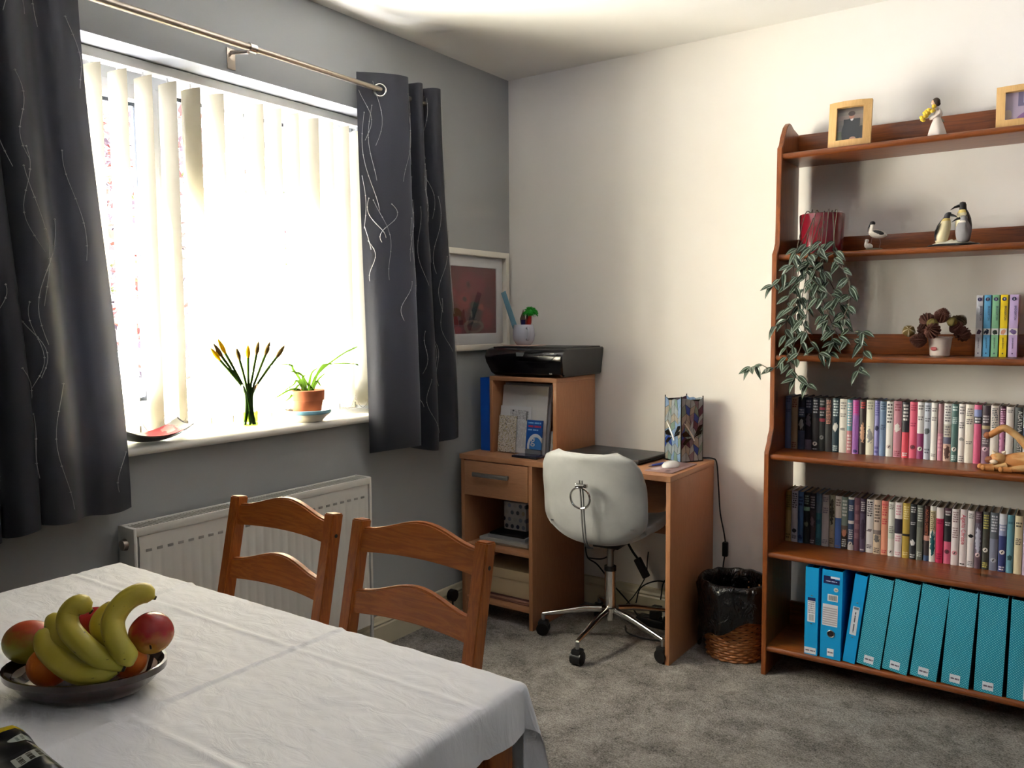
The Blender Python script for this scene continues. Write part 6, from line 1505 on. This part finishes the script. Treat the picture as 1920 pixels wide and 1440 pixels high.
def pod_mesh(c1, c2, nm, n):
    m, nt, b = base_mat(nm+' skin'); sep = node(nt, 'ShaderNodeSeparateXYZ'); nt.links.new(coords(nt), sep.inputs[0])
    a = mt(nt, 'ARCTAN2', sep.outputs[1], sep.outputs[0]); f = mt(nt, 'GREATER_THAN', mt(nt, 'COSINE', mt(nt, 'MULTIPLY', a, float(n))), .72)
    nt.links.new(mixc(nt, f, c1, c2), b.inputs['Base Color']); b.inputs['Roughness'].default_value = .6
    bm = nb(); lathe(bm, [(.0, -1), (.45, -.88), (.85, -.5), (1, 0), (.85, .5), (.45, .88), (0, 1)], (0, 0, 0), n*6, lambda th, r, z: r*(1+.06*math.cos(n*th)))
    for f_ in bm.faces: f_.smooth = True
    me = bpy.data.meshes.new(nm); bm.to_mesh(me); bm.free(); me.materials.append(m); return me
PM1 = pod_mesh(S(140, 116, 60), S(216, 200, 170), 'seed_pod', 5); PM2 = pod_mesh(S(128, 112, 56), S(100, 90, 44), 'seed_pod', 6)
for me, dx, dy, dz, s, r, lab in ((PM1, -.092, -.02, .084, .020, (1.2, .3, 0), 'striped round seed pod at the far left of the pine cones'), (PM2, -.020, -.030, .108, .018, (.3, .2, 0), 'olive round seed pod in the centre of the pine cones'), (PM2, .036, -.022, .114, .016, (.2, .5, 0), 'small olive seed pod at the right of the pine cones')):
    o = bpy.data.objects.new('seed_pod', me); COL.objects.link(o); o.location = CP+Vector((dx, dy, dz)); o.rotation_euler = r; o.scale = (s, s, s); tag(o, lab, 'seed pod', 'seed pods among the pine cones')

# ginger cat ornament in front of the upper row of books
KZ = SZ[3]+.0005; KT = lambda x, y, z: Vector((x, y, KZ+z))
t = thing('cat_ornament', 'ginger cat ornament sprawled on its back before the upper books', 'ornament', (2.09, -.262, KZ))
M_cat = fruit_mat('ginger striped fur paint', S(196, 130, 70), S(222, 178, 120), (.6, 0, .4), .7, .2, .55); M_cw = pm('cream paint', S(232, 212, 186), .5); M_cb = pm('brown paint', S(150, 84, 48), .5)
bm = nb(); tube(bm, catmull([KT(2.05, -.262, .028), KT(2.085, -.262, .030), KT(2.13, -.258, .034), KT(2.18, -.25, .036)], 4), [.016, .020, .022, .024, .026, .028, .029, .030, .031, .032, .031, .028, .022], 14); obj('body', bm, M_cat, t)
bm = nb(); ball(bm, KT(2.047, -.272, .036), .024, 16, 12, (1.0, .9, .85)); hd = obj('head', bm, M_cat, t)
for dx, dz, a in ((-.010, .018, -.3), (.014, .020, .3)): bm = nb(); tube(bm, [KT(2.047+dx, -.272, .036+dz), KT(2.047+dx*1.5, -.274, .058+dz*.3)], [.008, .001], 6); obj('ear', bm, M_cw, hd)
bm = nb(); ball(bm, KT(2.038, -.292, .030), .009, 10, 8, (1.3, .8, .8)); obj('muzzle', bm, M_cw, hd); bm = nb(); ball(bm, KT(2.025, -.284, .034), .011, 10, 8, (1.2, .6, 1)); obj('cheek_patch', bm, M_cb, hd)
for i, (p0, p1, p2) in enumerate(((KT(2.07, -.28, .018), KT(2.04, -.295, .010), KT(2.012, -.298, .010)), (KT(2.075, -.25, .014), KT(2.03, -.262, .009), KT(2.000, -.268, .009)), (KT(2.12, -.285, .016), KT(2.085, -.298, .010), KT(2.060, -.303, .009)))):
    bm = nb(); tube(bm, [p0, p1], [.012, .009], 10); ball(bm, p2, .009, 10, 8); tube(bm, [p1, p2], [.009, .008], 10); obj('paw', bm, M_cat, t)
bm = nb(); tube(bm, catmull([KT(2.14, -.262, .05), KT(2.120, -.265, .085), KT(2.100, -.267, .108), KT(2.072, -.268, .130), KT(2.058, -.268, .134), KT(2.040, -.268, .122), KT(2.022, -.268, .108)], 4), [.013]*8+[.011]*12+[.010]*5, 10); lg = obj('raised_leg', bm, M_cat, t)
bm = nb(); ball(bm, KT(2.017, -.268, .108), .011, 12, 8, (1.1, 1, 1)); obj('raised_paw', bm, M_cb, lg)

# ------------------------------------------------------------------ on the window sill
SIL = 0.9305
VC = Vector((-.038, -1.472, SIL))
t = thing('glass_vase', 'slim clear glass vase of budding daffodils on the sill', 'vase', VC)
M_vg = glass_mat('vase glass', (.84, .91, .82, 1), .05)
bm = nb(); lathe(bm, [(0, .001), (.029, .001), (.031, .004), (.030, .05), (.024, .075), (.022, .10), (.030, .148), (.0288, .148), (.0208, .10), (.0228, .076), (.0285, .05), (.029, .007), (0, .006)], VC, 28); obj('glass', bm, M_vg, t)
bm = nb(); lathe(bm, [(0, .0065), (.0278, .0075), (.0278, .052), (0, .052)], VC, 24); obj('water', bm, glass_mat('vase water', (.66, .74, .20, 1), .02), t)
M_st = translucent_mat('daffodil stem', S(62, 88, 30), .12); M_bud = translucent_mat('papery bud', S(112, 92, 50), .15); M_yb = translucent_mat('yellow bud', S(200, 160, 16), .2)
def VP(px, py): # window-side picture plane through the vase
    d = (px-470)/590
    return Vector((-.038+(.12 if d < 0 else .35)*d, -1.472+(1.58 if d < 0 else 1.25)*d, 1.222-(py-637)*.00178))
DF = [((430, 632), 'daffodil bud with a yellow edge at the upper left of the vase', 1), ((420, 648), 'daffodil bud leaning furthest left over the sill', 1), ((424, 640), 'thin daffodil bud behind the two leftmost buds', 0), ((455, 650), 'drooping brown daffodil bud left of the vase centre', 0), ((471, 645), 'upright yellow daffodil bud in the centre of the vase', 1), ((488, 638), 'slim daffodil bud just right of the vase centre', 0), ((506, 640), 'green-brown daffodil bud, second from the right', 0), ((530, 647), 'daffodil bud leaning furthest right', 0)]
for i, ((px, py), lab, y) in enumerate(DF):
    tip = VP(px, py); ang = i*2.4; b0 = VC+Vector((.018*math.cos(ang), .018*math.sin(ang), .010)); nk = VC+Vector(((tip.x-VC.x)*.22, (tip.y-VC.y)*.2+.008*math.sin(ang), .115))
    nk.x = VC.x+max(-.017, min(.017, nk.x-VC.x)); nk.y = VC.y+max(-.010, min(.010, nk.y-VC.y))
    q = nk.lerp(tip, .74); t = thing('daffodil', lab, 'flower', VC+Vector((0, 0, .01)), 0, 'daffodils in the vase')
    bm = nb(); tube(bm, catmull([b0, nk, nk.lerp(q, .5)+Vector((0, 0, .006)), q], 5), .0042, 7); obj('stem', bm, M_st, t)
    bm = nb(); d = tip-q; tube(bm, [q, q+d*.25, q+d*.5, q+d*.8, tip], [.0042, .0072, .0076, .0046, .0010], 9); obj('bud', bm, M_yb if y else M_bud, t)
# terracotta pot on a saucer dish with a spider plant
TC = Vector((-.016, -1.240, SIL))
t = thing('saucer_dish', 'cream dish with a blue rim under the terracotta pot', 'dish', TC)
bm = nb(); lathe(bm, [(0, 0), (.050, 0), (.053, .003), (.066, .016), (.080, .026), (.081, .028)], TC, 36); lathe(bm, [(0, .010), (.05, .012), (.070, .024), (.078, .032)], TC, 36); obj('dish', bm, pm('cream ceramic dish', S(226, 216, 196), .35), t)
bm = nb(); lathe(bm, [(.081, .028), (.084, .032), (.083, .041), (.079, .042), (.077, .034)], TC, 36); obj('blue_rim', bm, pm('duck egg glaze', S(120, 168, 186), .3), t)
TP = TC+Vector((0, 0, .0125))
t = thing('terracotta_pot', 'small terracotta pot with a spider plant on the sill', 'pot', TP)
M_ter = pm('terracotta', S(178, 98, 62), .85, var=.12, vs=40, bump=.1)
bm = nb(); lathe(bm, [(0, 0), (.043, 0), (.0445, .002), (.055, .062), (.060, .063), (.062, .098), (.058, .100), (.052, .097), (.042, .01), (0, .008)], TP, 36); obj('pot', bm, M_ter, t)
bm = nb(); lathe(bm, [(0, .088), (.052, .086)], TP, 20); obj('soil', bm, pm('potting soil', S(40, 30, 24), .95, bump=.5), t)
t = thing('spider_plant', 'young spider plant with long arching leaves in the terracotta pot', 'plant', TP+Vector((0, 0, .088)))
M_sp = translucent_mat('spider plant leaf', S(70, 98, 30), .12)
TV = lambda px, py: TP+Vector(((px-588)/590*.15, (px-588)/590*1.54, .088+(738-py)*.00178))
for pts in ([(592, 735), (608, 690), (635, 682), (662, 684), (676, 688)], [(594, 735), (610, 700), (640, 665), (670, 652), (690, 648)], [(590, 735), (598, 700), (602, 688)], [(586, 735), (582, 715), (575, 700), (560, 692)], [(584, 735), (570, 712), (560, 720), (552, 732)], [(580, 735), (566, 728), (548, 738), (532, 745)],
            [(584, 735), (572, 720), (562, 742), (560, 752)], [(588, 735), (584, 708), (586, 698)], [(596, 735), (606, 712), (612, 700)], [(586, 735), (578, 708), (570, 690), (556, 680), (520, 678)], [(598, 735), (590, 714), (582, 712)], [(592, 735), (600, 715), (606, 728)]):
    P = catmull([TV(*p)+Vector((0, rnd.uniform(-.012, .012)*k, 0)) for k, p in enumerate(pts)], 5); n = len(P); bm = nb(); up = Vector((.2, -1, .3)).normalized(); rows = []
    for i, p in enumerate(P):
        f = i/(n-1); tg = (P[min(i+1, n-1)]-P[max(i-1, 0)]).normalized(); s_ = tg.cross(Vector((rnd.uniform(-.1, .1), -1, .35))).normalized(); w = .0072*(1-f)**.5+.0012
        rows.append([bm.verts.new(p-s_*w), bm.verts.new(p+tg.cross(s_)*w*.35), bm.verts.new(p+s_*w)])
    for a, b in zip(rows, rows[1:]):
        for k in range(2): bm.faces.new((a[k], a[k+1], b[k+1], b[k]))
    obj('leaf', bm, M_sp, t, smooth=180)
# curved tray
t = thing('curved_tray', 'dark boat-shaped tray with a red pattern, on the sill by the left curtain', 'tray', (-.006, -1.850, SIL))
def tray(u, v, off=0):
    a = (u-.5)*2; b = (v-.5)*2
    x = -.006+.066*b*(1-.12*a*a); y = -1.850+.130*a
    return Vector((x, y, SIL+.002+.040*abs(a)**2.2+.018*b*b+off))
bm = nb(); grid(bm, lambda u, v: tray(u, v), 30, 14); bmesh.ops.solidify(bm, geom=bm.faces[:], thickness=-.004)
obj('shell', bm, pm('dark lacquer', S(44, 38, 40), .3, coat=.3), t, smooth=50)
bm = nb(); grid(bm, lambda u, v: tray(.03+.94*u, .04+.92*v, .0062), 26, 12)
obj('inlay', bm, print_mat('red tray pattern', S(186, 186, 170), [('e', .5, .80, .7, .20, S(196, 52, 52)), ('e', .3, .90, .2, .06, S(226, 150, 140)), ('e', .7, .74, .15, .05, S(90, 40, 40))], 'xy', .4, .2, .15), t)
